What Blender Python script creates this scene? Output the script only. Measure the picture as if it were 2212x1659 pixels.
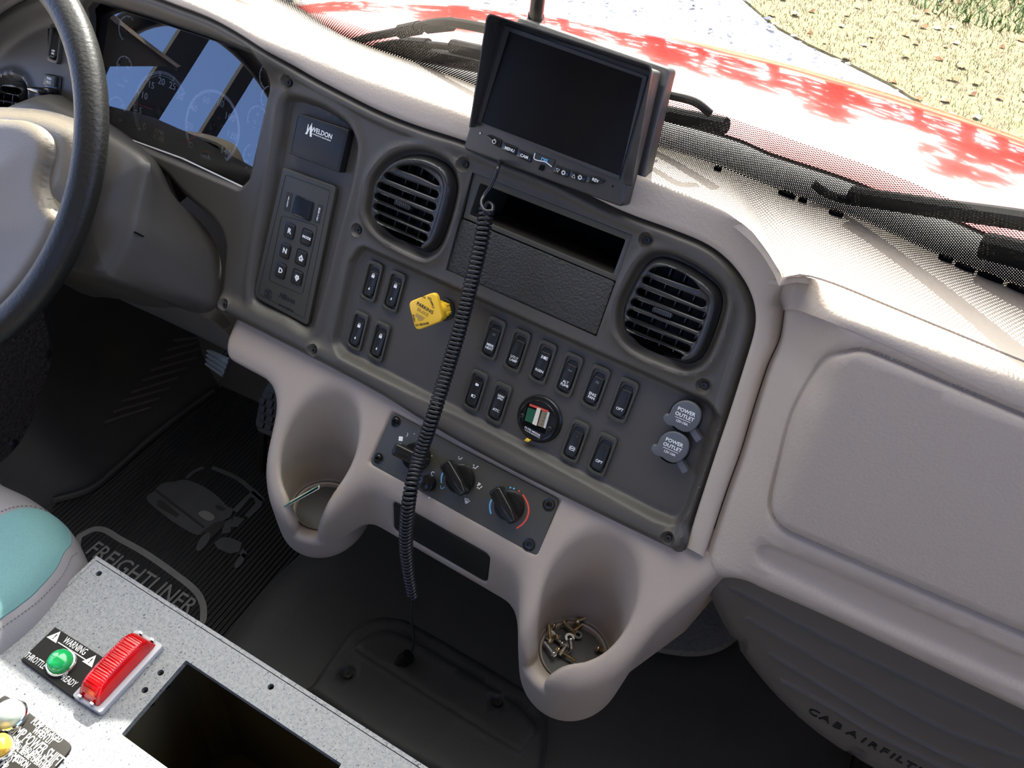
import bpy, bmesh, math, random
import numpy as np
from mathutils import Matrix, Vector
from mathutils.geometry import delaunay_2d_cdt
random.seed(7)
RNG = np.random.default_rng(7)
PI = math.pi
for o in list(bpy.data.objects): bpy.data.objects.remove(o)
SC = bpy.context.scene
COL = SC.collection

# ---------------------------------------------------------------- camera, world, sun, exposure
def nz(v):
    v = np.array(v, float); return v / np.linalg.norm(v)
FPX = 1800.0
Xp = nz((.85, .406, -.334)); Dn = np.array((-.293, .893, .341)); Dn = nz(Dn - Dn @ Xp * Xp); Nn = np.cross(Xp, Dn)
_t = math.radians(25); Gc = math.cos(_t) * Dn + math.sin(_t) * Nn; Fc = math.cos(_t) * Nn - math.sin(_t) * Dn
_y = math.radians(5); Xc = math.cos(_y) * Xp + math.sin(_y) * Fc; Yc = np.cross(Xc, Gc)
RW = np.array([Xc, Yc, -Gc])            # camera (right, down, forward) -> world
EYE = np.array([0, 0, 1.35])
cam = bpy.data.objects.new('camera', bpy.data.cameras.new('camera')); COL.objects.link(cam)
_m = Matrix([[RW[i][0], -RW[i][1], -RW[i][2], EYE[i]] for i in range(3)] + [[0, 0, 0, 1]])
cam.matrix_world = _m
cam.data.sensor_fit = 'HORIZONTAL'; cam.data.sensor_width = 36; cam.data.lens = 36 * FPX / 2212
cam.data.clip_start = .01; cam.data.clip_end = 300
SC.camera = cam

SUN_AZ, SUN_EL, SKY = (-.26, .966), 40.0, 6.0
_e = math.radians(SUN_EL)
SUN_DIR = nz((SUN_AZ[0] * math.cos(_e), SUN_AZ[1] * math.cos(_e), math.sin(_e)))
sl = bpy.data.lights.new('sun', 'SUN'); sl.energy = 44; sl.angle = math.radians(.55); sl.color = (1, .95, .86)
sun = bpy.data.objects.new('sun', sl); COL.objects.link(sun)
sun.rotation_euler = Vector(SUN_DIR).to_track_quat('Z', 'Y').to_euler(); sun.location = (0, 5, 6)
W = bpy.data.worlds.new('sky'); SC.world = W; W.use_nodes = True
nt = W.node_tree; nt.nodes.clear()
_o = nt.nodes.new('ShaderNodeOutputWorld'); _b = nt.nodes.new('ShaderNodeBackground')
_tc = nt.nodes.new('ShaderNodeTexCoord'); _sx = nt.nodes.new('ShaderNodeSeparateXYZ'); _r = nt.nodes.new('ShaderNodeValToRGB')
nt.links.new(_tc.outputs['Generated'], _sx.inputs[0]); nt.links.new(_sx.outputs['Z'], _r.inputs[0])
_r.color_ramp.elements[0].position = 0; _r.color_ramp.elements[0].color = (.27, .50, 1.12, 1)
_r.color_ramp.elements[1].position = .8; _r.color_ramp.elements[1].color = (.26, .36, .66, 1)
# paler, brighter sky on the sun's side
_dp = nt.nodes.new('ShaderNodeVectorMath'); _dp.operation = 'DOT_PRODUCT'; _dp.inputs[1].default_value = tuple(SUN_DIR); nt.links.new(_tc.outputs['Generated'], _dp.inputs[0])
_mr = nt.nodes.new('ShaderNodeMapRange'); _mr.inputs[1].default_value = .25; _mr.inputs[2].default_value = 1; nt.links.new(_dp.outputs['Value'], _mr.inputs[0])
_mx = nt.nodes.new('ShaderNodeMixRGB'); _mx.inputs[2].default_value = (2.6, 2.5, 2.3, 1); nt.links.new(_mr.outputs[0], _mx.inputs[0]); nt.links.new(_r.outputs[0], _mx.inputs[1])
nt.links.new(_mx.outputs[0], _b.inputs['Color']); _b.inputs['Strength'].default_value = SKY
nt.links.new(_b.outputs[0], _o.inputs['Surface'])
SC.view_settings.view_transform = 'Standard'; SC.view_settings.look = 'None'
SC.view_settings.exposure = -0.75; SC.view_settings.gamma = 1.0; SC.view_settings.use_curve_mapping = False
SC.cycles.max_bounces = 8; SC.cycles.diffuse_bounces = 5; SC.cycles.glossy_bounces = 4
SC.cycles.transmission_bounces = 6; SC.cycles.transparent_max_bounces = 12
SC.cycles.use_denoising = True; SC.cycles.sample_clamp_indirect = 12
SC.cycles.caustics_reflective = False; SC.cycles.caustics_refractive = False

# ---------------------------------------------------------------- picture measurements -> world
def ray(px, py): return RW @ nz(((px - 1106) / FPX, (py - 829.5) / FPX, 1))
def hit(px, py, o, n):
    d = ray(px, py); n = np.array(n, float)
    return EYE + d * (((np.array(o) - EYE) @ n) / (d @ n))
def hz(px, py, z): return hit(px, py, (0, 0, z), (0, 0, 1))
def proj(P):
    c = (np.atleast_2d(P) - EYE) @ RW
    return np.stack([1106 + FPX * c[:, 0] / c[:, 2], 829.5 + FPX * c[:, 1] / c[:, 2]], 1)

class Fr:
    """a flat frame: o origin, x right, y up, z out; px() measures picture points on the plane z=w"""
    def __init__(s, o, x, z=None, y=None):
        s.o = np.array(o, float); s.x = nz(x)
        if z is None: s.z = nz(np.cross(s.x, np.array(y, float)))
        else:
            z = np.array(z, float); s.z = nz(z - z @ s.x * s.x)
        s.y = np.cross(s.z, s.x)
    def px(s, x, y, w=0):
        p = hit(x, y, s.o + s.z * w, s.z) - s.o
        return np.array([p @ s.x, p @ s.y])
    def pts(s, L, w=0): return np.array([s.px(a, b, w) for a, b in L])
    def P(s, uvw):
        a = np.atleast_2d(np.array(uvw, float))
        if a.shape[1] == 2: a = np.c_[a, np.zeros(len(a))]
        return s.o + a[:, :1] * s.x + a[:, 1:2] * s.y + a[:, 2:3] * s.z
    def at(s, x, y, w=0, rot=0):
        u, v = s.px(x, y, w); return s.uv(u, v, w, rot)
    def uv(s, u, v, w=0, rot=0):
        f = Fr(s.o + s.x * u + s.y * v + s.z * w, s.x, s.z)
        if rot:
            r = math.radians(rot); f.x, f.y = s.x * math.cos(r) + s.y * math.sin(r), -s.x * math.sin(r) + s.y * math.cos(r)
        return f
    def tilt(s, deg):
        """lean the frame back about its x axis"""
        r = math.radians(deg); f = Fr(s.o, s.x, s.z)
        f.y = s.y * math.cos(r) + s.z * math.sin(r); f.z = np.cross(f.x, f.y); return f
    @property
    def M(s): return Matrix([[s.x[i], s.y[i], s.z[i], s.o[i]] for i in range(3)] + [[0, 0, 0, 1]])
WORLD = Fr((0, 0, 0), (1, 0, 0), (0, 0, 1))

# ---------------------------------------------------------------- mesh building
class MB:
    def __init__(s): s.v = []; s.f = []; s.m = []; s.cur = 0
    def add(s, V, Fs):
        b = len(s.v); s.v += [tuple(map(float, p)) for p in V]; s.f += [tuple(i + b for i in f) for f in Fs]; s.m += [s.cur] * len(Fs); return s
    def merge(s, o, T=None):
        V = np.array(o.v) if T is None else np.array([T @ Vector(p) for p in o.v]); return s.add(V, o.f)
    def box(s, u0, u1, v0, v1, w0, w1):
        V = [(x, y, z) for z in (w0, w1) for y in (v0, v1) for x in (u0, u1)]
        return s.add(V, [(0, 2, 3, 1), (4, 5, 7, 6), (0, 1, 5, 4), (2, 6, 7, 3), (0, 4, 6, 2), (1, 3, 7, 5)])
    def prism(s, poly, w0, w1, bev=0, seg=3, back=True):
        poly = ccw(poly); n = len(poly); V = []; Fs = []
        lev = [(0, w0), (0, w1 - bev)]
        if bev > 0: lev += [(bev * (1 - math.cos(a)), w1 - bev + bev * math.sin(a)) for a in [PI / 2 * k / seg for k in range(1, seg + 1)]]
        for ins, w in lev:
            q = inset(poly, ins) if ins else poly
            V += [(p[0], p[1], w) for p in q]
        for k in range(len(lev) - 1):
            a = k * n
            Fs += [(a + i, a + (i + 1) % n, a + n + (i + 1) % n, a + n + i) for i in range(n)]
        Fs.append(tuple(range((len(lev) - 1) * n, len(lev) * n)))
        if back: Fs.append(tuple(reversed(range(n))))
        return s.add(V, Fs)
    def lathe(s, prof, n=48, ax=(0, 0), cap=False):
        """prof: (radius, height) around local z"""
        V = []; Fs = []; m = len(prof)
        for r, h in prof: V += [(ax[0] + r * math.cos(2 * PI * i / n), ax[1] + r * math.sin(2 * PI * i / n), h) for i in range(n)]
        for k in range(m - 1): Fs += [(k * n + i, k * n + (i + 1) % n, (k + 1) * n + (i + 1) % n, (k + 1) * n + i) for i in range(n)]
        if cap: Fs += [tuple(range((m - 1) * n, m * n)), tuple(reversed(range(n)))]
        return s.add(V, Fs)
    def tube(s, P, r, n=8, closed=False, cap=True):
        P = np.array(P, float); m = len(P); rr = np.broadcast_to(np.array(r, float), (m,))
        T = np.roll(P, -1, 0) - np.roll(P, 1, 0)
        if not closed: T[0] = P[1] - P[0]; T[-1] = P[-1] - P[-2]
        T /= np.linalg.norm(T, axis=1)[:, None]
        a = np.cross(T[0], (0, 0, 1.)); a = np.cross(T[0], (1., 0, 0)) if np.linalg.norm(a) < .1 else a; a = nz(a)
        V = []; Fs = []
        for i in range(m):
            a = nz(a - a @ T[i] * T[i]); b = np.cross(T[i], a)
            V += [P[i] + rr[i] * (math.cos(2 * PI * k / n) * a + math.sin(2 * PI * k / n) * b) for k in range(n)]
        for i in range(m if closed else m - 1):
            j = (i + 1) % m
            Fs += [(i * n + k, i * n + (k + 1) % n, j * n + (k + 1) % n, j * n + k) for k in range(n)]
        if cap and not closed: Fs += [tuple(reversed(range(n))), tuple(range((m - 1) * n, m * n))]
        return s.add(V, Fs)
    def loft(s, curves, closed=False):
        n = len(curves[0]); V = np.concatenate(curves); Fs = []
        for k in range(len(curves) - 1):
            for i in range(n if closed else n - 1):
                j = (i + 1) % n; Fs.append((k * n + i, k * n + j, (k + 1) * n + j, (k + 1) * n + i))
        return s.add(V, Fs)
    def obj(s, name, mat, parent=None, frame=None, smooth=35, flip=False, world=False):
        me = bpy.data.meshes.new(name)
        V = np.array(s.v)
        if world and parent is not None:
            Mi = parent.matrix_world.inverted(); V = np.array([Mi @ Vector(p) for p in V])
        cen = None
        if parent is None and frame is None:
            cen = (V.min(0) + V.max(0)) / 2; V = V - cen
        me.from_pydata(V.tolist(), [], [tuple(reversed(f)) for f in s.f] if flip else s.f)
        for m in (mat if isinstance(mat, (list, tuple)) else [mat]): me.materials.append(m)
        if any(s.m): me.polygons.foreach_set('material_index', s.m)
        me.update(); me.validate()
        if smooth:
            me.polygons.foreach_set('use_smooth', [True] * len(me.polygons))
            if smooth < 180: me.set_sharp_from_angle(angle=math.radians(smooth))
        o = bpy.data.objects.new(name, me); COL.objects.link(o)
        if parent is not None: o.parent = parent
        elif frame is not None: o.matrix_world = frame.M
        else: o.location = cen
        return o

def tag(o, label=None, cat=None, group=None, kind=None):
    for k, v in (('label', label), ('category', cat), ('group', group), ('kind', kind)):
        if v: o[k] = v
    return o
def thing(name, label, cat, frame, group=None):
    o = bpy.data.objects.new(name, None); COL.objects.link(o); o.empty_display_size = .01
    o.matrix_world = frame.M; bpy.context.view_layer.update(); return tag(o, label, cat, group)
def F0(p, ref=None):
    f = Fr(p, (1, 0, 0), (0, 0, 1)); return f

def run_on(L, x, k=0):
    """continue a row of points straight on until coordinate k reaches x"""
    L = [np.array(q, float) for q in L]; d = L[-1] - L[-2]; return L + [L[-1] + d * (x - L[-1][k]) / d[k] * s for s in (.5, 1)]
def area(p):
    p = np.array(p); q = np.roll(p, -1, 0); return .5 * float(np.sum(p[:, 0] * q[:, 1] - q[:, 0] * p[:, 1]))
def ccw(p):
    p = np.array(p, float); return p if area(p) > 0 else p[::-1].copy()
def inset(p, d):
    """move a ccw polygon inwards by d"""
    a = np.roll(p, 1, 0); b = np.roll(p, -1, 0)
    e1 = p - a; e2 = b - p
    e1 /= np.linalg.norm(e1, axis=1)[:, None] + 1e-12; e2 /= np.linalg.norm(e2, axis=1)[:, None] + 1e-12
    n1 = np.stack([-e1[:, 1], e1[:, 0]], 1); n2 = np.stack([-e2[:, 1], e2[:, 0]], 1)
    m = n1 + n2; L = (m * n1).sum(1)[:, None]; L = np.maximum(L, .35)
    return p + m / L * d
def rnd(poly, r, n=5):
    """round the corners of a polygon; r one radius or one per corner"""
    poly = np.array(poly, float); m = len(poly); out = []
    rr = np.broadcast_to(np.array(r, float), (m,))
    for i in range(m):
        p = poly[i]; a = poly[i - 1] - p; b = poly[(i + 1) % m] - p
        la, lb = np.linalg.norm(a), np.linalg.norm(b)
        if rr[i] <= 0: out.append(p); continue
        a /= la; b /= lb; ang = math.acos(max(-1, min(1, float(a @ b))))
        t = min(rr[i] / math.tan(ang / 2), .48 * la, .48 * lb)
        p0, p2 = p + a * t, p + b * t
        for k in range(n + 1):
            s = k / n; out.append((1 - s) ** 2 * p0 + 2 * s * (1 - s) * p + s * s * p2)
    return np.array(out)
def rect(w, h, r=0, n=5, c=(0, 0)):
    p = [(c[0] - w / 2, c[1] - h / 2), (c[0] + w / 2, c[1] - h / 2), (c[0] + w / 2, c[1] + h / 2), (c[0] - w / 2, c[1] + h / 2)]
    return rnd(p, r, n) if r else np.array(p, float)
def circ(r, n=32, c=(0, 0)): return np.array([(c[0] + r * math.cos(2 * PI * i / n), c[1] + r * math.sin(2 * PI * i / n)) for i in range(n)])
def cr(P, n=8, closed=False):
    """Catmull-Rom through points"""
    P = np.array(P, float); m = len(P)
    if closed: Q = np.concatenate([P[-1:], P, P[:2]])
    else: Q = np.concatenate([2 * P[:1] - P[1:2], P, 2 * P[-1:] - P[-2:-1]])
    out = []
    for i in range(m if closed else m - 1):
        a, b, c, d = Q[i:i + 4]
        for k in range(n):
            t = k / n; out.append(.5 * ((2 * b) + (-a + c) * t + (2 * a - 5 * b + 4 * c - d) * t * t + (-a + 3 * b - 3 * c + d) * t ** 3))
    if not closed: out.append(P[-1])
    return np.array(out)
def resamp(P, n, closed=False):
    P = np.array(P, float)
    if closed: P = np.concatenate([P, P[:1]])
    L = np.r_[0, np.cumsum(np.linalg.norm(np.diff(P, axis=0), axis=1))]
    t = np.linspace(0, L[-1], n + (1 if closed else 0))
    R = np.stack([np.interp(t, L, P[:, k]) for k in range(P.shape[1])], 1)
    return R[:-1] if closed else R
def sdf(p, poly):
    """signed distance, negative inside"""
    p = np.asarray(p, float); d = np.full(len(p), 1e9); ins = np.zeros(len(p), bool); m = len(poly)
    for i in range(m):
        a = poly[i]; b = poly[(i + 1) % m]; e = b - a; w = p - a
        t = np.clip((w @ e) / (e @ e + 1e-18), 0, 1); q = w - t[:, None] * e; d = np.minimum(d, (q ** 2).sum(1))
        c = (a[1] > p[:, 1]) != (b[1] > p[:, 1])
        with np.errstate(divide='ignore', invalid='ignore'):
            xx = (b[0] - a[0]) * (p[:, 1] - a[1]) / (b[1] - a[1] + 1e-18) + a[0]
        ins ^= c & (p[:, 0] < xx)
    d = np.sqrt(d); return np.where(ins, -d, d)
def sst(x, a, b):
    t = np.clip((x - a) / (b - a), 0, 1); return t * t * (3 - 2 * t)
def relief(outline, holes=(), zf=None, step=.004, rings=(), skirt=.01, hskirt=None, conv=None):
    """height-field sheet: outline and holes followed exactly, zf(uv)->w; skirts drop from all borders"""
    outline = ccw(outline); holes = [ccw(h) for h in holes]; mb = MB()
    pts = []; edges = []
    loops = []
    for c in [outline] + holes:
        b = len(pts); m = len(c); pts += [tuple(q) for q in c]; edges += [(b + i, b + (i + 1) % m) for i in range(m)]; loops.append((b, m))
    lo = outline.min(0); hi = outline.max(0)
    gx, gy = np.meshgrid(np.arange(lo[0], hi[0], step), np.arange(lo[1], hi[1], step)); gx = gx + (np.arange(gx.shape[0]) % 2)[:, None] * step / 2
    g = np.stack([gx.ravel(), gy.ravel()], 1)
    ok = sdf(g, outline) < -step * .45
    for h in holes: ok &= sdf(g, h) > step * .45
    ex = []
    for r in rings:
        r = np.array(r); k = sdf(r, outline) < -.0004
        for h in holes: k &= sdf(r, h) > .0004
        r = r[k]
        if len(r):
            ex.append(r)
    if ex:
        E = np.concatenate(ex); cell = {}
        for q in E: cell.setdefault((int(q[0] // step), int(q[1] // step)), []).append(q)
        for i in np.where(ok)[0]:
            cx, cy = int(g[i][0] // step), int(g[i][1] // step)
            for a in (-1, 0, 1):
                for b in (-1, 0, 1):
                    for q in cell.get((cx + a, cy + b), ()):
                        if (q[0] - g[i][0]) ** 2 + (q[1] - g[i][1]) ** 2 < (step * .42) ** 2: ok[i] = False
        g = np.concatenate([g[ok], E])
    else: g = g[ok]
    pts += [tuple(q) for q in g]
    V, Ed, Fs, ov, _, _ = delaunay_2d_cdt([Vector(p) for p in pts], edges, [], 0, 1e-7)
    V = np.array([tuple(v) for v in V]); Fs = [tuple(f) for f in Fs]
    cen = np.array([V[list(f)].mean(0) for f in Fs]); k = sdf(cen, outline) < 0
    for h in holes: k &= sdf(cen, h) > 0
    Fs = [f for f, q in zip(Fs, k) if q]
    Z = zf(V) if zf is not None else np.zeros(len(V))
    cv = conv if conv is not None else (lambda uv, w: np.c_[uv, w])
    mb.add(cv(V, Z), Fs)
    for li, c in enumerate([outline] + holes):
        z = zf(c) if zf is not None else np.zeros(len(c)); dp = skirt if li == 0 else (hskirt if hskirt is not None else skirt)
        if dp:
            m = len(c); A = cv(c, z); B = cv(c, z - dp)
            q = [(i, m + i, m + (i + 1) % m, (i + 1) % m) for i in range(m)]
            mb.add(np.concatenate([A, B]), q if li == 0 else [tuple(reversed(x)) for x in q])
    return mb
def surfnet(f, lo, hi, h):
    """naive surface nets of an implicit function (negative inside)"""
    ax = [np.arange(lo[k], hi[k] + h, h) for k in range(3)]; nx, ny, nz_ = map(len, ax)
    G = np.stack(np.meshgrid(*ax, indexing='ij'), -1).reshape(-1, 3)
    val = np.concatenate([f(G[i:i + 400000]) for i in range(0, len(G), 400000)]).reshape(nx, ny, nz_)
    s = val < 0; cs = np.zeros((nx - 1, ny - 1, nz_ - 1, 3)); cnt = np.zeros((nx - 1, ny - 1, nz_ - 1))
    A = (slice(0, -1), slice(1, None))
    for d in range(3):
        o1, o2 = [k for k in range(3) if k != d]
        for a in (0, 1):
            for b in (0, 1):
                i0 = [None] * 3; i1 = [None] * 3
                i0[d] = A[0]; i1[d] = A[1]; i0[o1] = i1[o1] = A[a]; i0[o2] = i1[o2] = A[b]
                v0 = val[tuple(i0)]; v1 = val[tuple(i1)]; c = (v0 < 0) != (v1 < 0)
                t = np.where(c, v0 / np.where(c, v0 - v1, 1), 0)
                cs[..., d] += np.where(c, t, 0); cs[..., o1] += c * a; cs[..., o2] += c * b; cnt += c
    act = cnt > 0; idx = -np.ones(act.shape, int); idx[act] = np.arange(act.sum())
    gi = np.argwhere(act); V = np.array(lo) + (gi + cs[act] / cnt[act][:, None]) * h
    Fs = []
    for d in range(3):
        o1, o2 = (d + 1) % 3, (d + 2) % 3
        sl0 = [slice(None)] * 3; sl1 = [slice(None)] * 3; sl0[d] = slice(0, -1); sl1[d] = slice(1, None)
        c = s[tuple(sl0)] != s[tuple(sl1)]; ins = s[tuple(sl0)]
        E = np.argwhere(c)
        for e in E:
            if e[o1] == 0 or e[o2] == 0: continue
            if e[o1] >= act.shape[o1] or e[o2] >= act.shape[o2]: continue
            q = []
            for a, b in ((0, 0), (1, 0), (1, 1), (0, 1)):
                k = list(e); k[o1] -= a; k[o2] -= b; q.append(idx[tuple(k)])
            if min(q) < 0: continue
            Fs.append(tuple(q) if not ins[tuple(e)] else tuple(reversed(q)))
    return V, Fs
def smin(a, b, k):
    h = np.clip(.5 + .5 * (b - a) / k, 0, 1); return b * (1 - h) + a * h - k * h * (1 - h)
def smax(a, b, k): return -smin(-a, -b, k)

# ---------------------------------------------------------------- materials
def mat(name, col, rough=.5, metal=0, bump=0, bscale=300, bdist=.001, spec=.5, coat=0, var=0, vscale=20, trans=0, ior=1.45, emit=None, estr=0, detail=2, kind='noise'):
    m = bpy.data.materials.new(name); m.use_nodes = True; t = m.node_tree; b = t.nodes['Principled BSDF']
    b.inputs['Base Color'].default_value = (*col, 1); b.inputs['Roughness'].default_value = rough; b.inputs['Metallic'].default_value = metal
    b.inputs['Specular IOR Level'].default_value = spec; b.inputs['Coat Weight'].default_value = coat; b.inputs['Coat Roughness'].default_value = .05
    b.inputs['Transmission Weight'].default_value = trans; b.inputs['IOR'].default_value = ior
    if emit: b.inputs['Emission Color'].default_value = (*emit, 1); b.inputs['Emission Strength'].default_value = estr
    tc = t.nodes.new('ShaderNodeTexCoord')
    if bump:
        if kind == 'voronoi':
            n = t.nodes.new('ShaderNodeTexVoronoi'); n.inputs['Scale'].default_value = bscale; out = n.outputs['Distance']
        else:
            n = t.nodes.new('ShaderNodeTexNoise'); n.inputs['Scale'].default_value = bscale; n.inputs['Detail'].default_value = detail; out = n.outputs['Fac']
        t.links.new(tc.outputs['Object'], n.inputs['Vector'])
        bp = t.nodes.new('ShaderNodeBump'); bp.inputs['Strength'].default_value = bump; bp.inputs['Distance'].default_value = bdist
        t.links.new(out, bp.inputs['Height']); t.links.new(bp.outputs[0], b.inputs['Normal'])
    if var:
        n = t.nodes.new('ShaderNodeTexNoise'); n.inputs['Scale'].default_value = vscale; n.inputs['Detail'].default_value = 6
        t.links.new(tc.outputs['Object'], n.inputs['Vector'])
        mx = t.nodes.new('ShaderNodeMixRGB'); mx.inputs[1].default_value = (*[c * (1 - var) for c in col], 1); mx.inputs[2].default_value = (*[min(1, c * (1 + var)) for c in col], 1)
        t.links.new(n.outputs['Fac'], mx.inputs[0]); t.links.new(mx.outputs[0], b.inputs['Base Color'])
    return m
def glass(name, col=(1, 1, 1), ior=1.5, rough=0, tint=1.0):
    """thin pane: clear where it lets light through, mirror-like by its Fresnel share"""
    m = bpy.data.materials.new(name); m.use_nodes = True; t = m.node_tree; t.nodes.clear()
    o = t.nodes.new('ShaderNodeOutputMaterial'); mx = t.nodes.new('ShaderNodeMixShader'); tr = t.nodes.new('ShaderNodeBsdfTransparent')
    gl = t.nodes.new('ShaderNodeBsdfGlossy'); fr = t.nodes.new('ShaderNodeFresnel'); fr.inputs[0].default_value = ior
    tr.inputs[0].default_value = (*col, 1); gl.inputs['Roughness'].default_value = rough
    t.links.new(fr.outputs[0], mx.inputs[0]); t.links.new(tr.outputs[0], mx.inputs[1]); t.links.new(gl.outputs[0], mx.inputs[2]); t.links.new(mx.outputs[0], o.inputs[0])
    return m
M = {}
M['bezel'] = mat('dark grey moulded plastic', (.057, .050, .040), .48, bump=.12, bscale=900, bdist=.0006, var=.05, vscale=30)
M['vent'] = mat('vent black plastic', (.022, .021, .020), .34, bump=.06, bscale=900, bdist=.0004)
M['slot'] = mat('flat black interior', (.006, .006, .006), .7)
M['void'] = mat('deep black cavity', (.0035, .0035, .0035), .9, spec=.1)
M['taupe'] = mat('taupe grained plastic', (.31, .255, .205), .46, bump=.22, bscale=420, bdist=.0007, var=.05, vscale=12, kind='noise')
M['pad'] = mat('taupe leather grain pad', (.385, .325, .265), .5, bump=.35, bscale=330, bdist=.001, kind='noise', detail=4)
M['black'] = mat('satin black plastic', (.013, .0125, .012), .36, spec=.35)
M['gloss'] = mat('gloss black plastic', (.010, .010, .009), .18, spec=.35)
M['switch'] = mat('switch black plastic', (.016, .015, .0125), .34, spec=.28)
M['frame'] = mat('switch frame plastic', (.044, .041, .031), .45, bump=.08, bscale=900, bdist=.0004)
M['grain'] = mat('coarse grained black plastic', (.040, .037, .032), .42, bump=1, bscale=380, bdist=.0022, detail=3, spec=.35)
M['white'] = mat('white print', (.78, .78, .76), .6)
M['dim'] = mat('faded grey print', (.18, .18, .17), .6)
M['ink'] = mat('black print', (.02, .02, .02), .5)
M['screw'] = mat('black zinc screw', (.03, .028, .025), .45, metal=.3)
M['steel'] = mat('bright zinc steel', (.62, .60, .55), .28, metal=1)
M['brass'] = mat('yellow zinc steel', (.50, .38, .22), .30, metal=1)
M['wheel'] = mat('black leather grain rim', (.012, .0115, .010), .42, spec=.32, bump=.35, bscale=260, bdist=.0015, detail=4)
M['hub'] = mat('taupe grey airbag vinyl', (.14, .12, .092), .42, bump=.3, bscale=360, bdist=.001, detail=4)
M['column'] = mat('grey column plastic', (.050, .045, .039), .5, bump=.05, bscale=700, bdist=.0005)
M['dgrey'] = mat('lower dash grey plastic', (.085, .078, .068), .5, bump=.1, bscale=700, bdist=.0005)
M['rubber'] = mat('black rubber floor', (.036, .035, .031), .55, bump=.3, bscale=500, bdist=.001, var=.35, vscale=9)
M['mat'] = mat('black floor mat rubber', (.020, .019, .016), .5, bump=.2, bscale=400, bdist=.001, var=.3, vscale=14)
M['matprint'] = mat('worn grey mat print', (.20, .19, .165), .6, var=.3, vscale=40)
M['truckprint'] = mat('dark grey mat print', (.062, .062, .060), .5, var=.3, vscale=30)
M['carpet'] = mat('dark carpet', (.045, .038, .036), .95, bump=1, bscale=180, bdist=.006, var=.6, vscale=150, detail=5, spec=.1)
M['felt'] = mat('grey felt', (.13, .13, .125), .95, bump=.8, bscale=600, bdist=.002, var=.5, vscale=250, spec=.1)
M['yellow'] = mat('yellow plastic', (.80, .48, .03), .35)
M['cap'] = mat('grey rubber cap', (.085, .088, .095), .45, bump=.1, bscale=500)
M['vinyl'] = mat('grey seat vinyl', (.20, .19, .195), .45, bump=.2, bscale=400, bdist=.0008)
M['teal'] = mat('teal seat fabric', (.125, .245, .245), .9, bump=.3, bscale=900, bdist=.001, var=.12, vscale=400, spec=.2)
M['thread'] = mat('grey thread', (.15, .145, .15), .8)
M['kick'] = mat('kick panel plastic', (.085, .076, .066), .5, bump=.08, bscale=700)
M['red'] = mat('red hood paint', (.62, .018, .015), .12, coat=1)
M['blueprint'] = mat('blue print', (.12, .42, .72), .5)
M['redprint'] = mat('red print', (.62, .07, .04), .5)
M['orange'] = mat('amber print', (.55, .16, .03), .5)
M['face'] = mat('gauge face black', (.010, .010, .013), .4)
M['needle'] = mat('red needle', (.8, .05, .04), .4)
M['screen'] = mat('black glass screen', (.006, .0052, .0045), .22, spec=.3)
M['monitor'] = mat('monitor shell plastic', (.034, .031, .028), .40, bump=.15, bscale=600, bdist=.0005)
M['cord'] = mat('black coil cord rubber', (.012, .012, .013), .30)
M['plate'] = mat('engraved black plate', (.018, .017, .015), .6, spec=.15, var=.2, vscale=30)
M['chrome'] = mat('chrome ring', (.75, .75, .75), .12, metal=1)
M['wiper'] = mat('wiper black metal', (.012, .012, .012), .8, spec=.06, var=.4, vscale=40)
M['paper'] = mat('cream card', (.70, .66, .52), .8)
M['greencard'] = mat('green card', (.02, .22, .15), .7)
M['glass'] = glass('windshield glass', (.97, .99, .98), ior=1.18)
M['lens'] = glass('gauge lens', (.93, .94, .95), ior=2.0)

# ---------------------------------------------------------------- lettering
_tc = {}
def text_mb(txt, h, bold=0, ext=.0002, align='CENTER', sx=1.0, line=1.0, arch=None):
    """lettering as solid mesh, h = cap height; arch = radius to set the line around a circle (top centre at the origin)"""
    cu = bpy.data.curves.new('t', 'FONT'); cu.body = txt; cu.align_x = align; cu.align_y = 'CENTER' if arch is None else 'BOTTOM_BASELINE'
    cu.size = h / .69; cu.offset = bold * h; cu.extrude = ext; cu.resolution_u = 2; cu.space_line = line
    ob = bpy.data.objects.new('t', cu); me = bpy.data.meshes.new_from_object(ob)
    V = np.array([tuple(v.co) for v in me.vertices]).reshape(-1, 3); Fs = [tuple(p.vertices) for p in me.polygons]
    bpy.data.objects.remove(ob); bpy.data.curves.remove(cu); bpy.data.meshes.remove(me)
    if len(V): V[:, 0] *= sx
    mb = MB()
    if len(V):
        if arch:
            a = V[:, 0] / arch; r = abs(arch) + (V[:, 1] if arch > 0 else -V[:, 1])
            s = 1 if arch > 0 else -1
            V = np.stack([r * np.sin(a * s) * s * s, s * (r * np.cos(a) - abs(arch)), V[:, 2]], 1)
        mb.add(V, Fs)
    return mb
def put(dst, src, u, v, w=0, rot=0, sc=1):
    r = math.radians(rot); c, s = math.cos(r) * sc, math.sin(r) * sc
    V = np.array(src.v)
    if len(V): dst.add(np.stack([u + c * V[:, 0] - s * V[:, 1], v + s * V[:, 0] + c * V[:, 1], w + V[:, 2]], 1), src.f)
    return dst
def arc_band(mb, r0, r1, a0, a1, w0, w1, n=24, c=(0, 0)):
    """flat band between two angles (degrees, ccw)"""
    A = np.radians(np.linspace(a0, a1, n)); V = []
    for w in (w0, w1):
        for r in (r0, r1): V += [(c[0] + r * math.cos(a), c[1] + r * math.sin(a), w) for a in A]
    Fs = []
    for i in range(n - 1):
        Fs += [(2 * n + i, 3 * n + i, 3 * n + i + 1, 2 * n + i + 1), (i, 2 * n + i, 2 * n + i + 1, i + 1), (n + i, n + i + 1, 3 * n + i + 1, 3 * n + i)]
    return mb.add(V, Fs)
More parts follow.
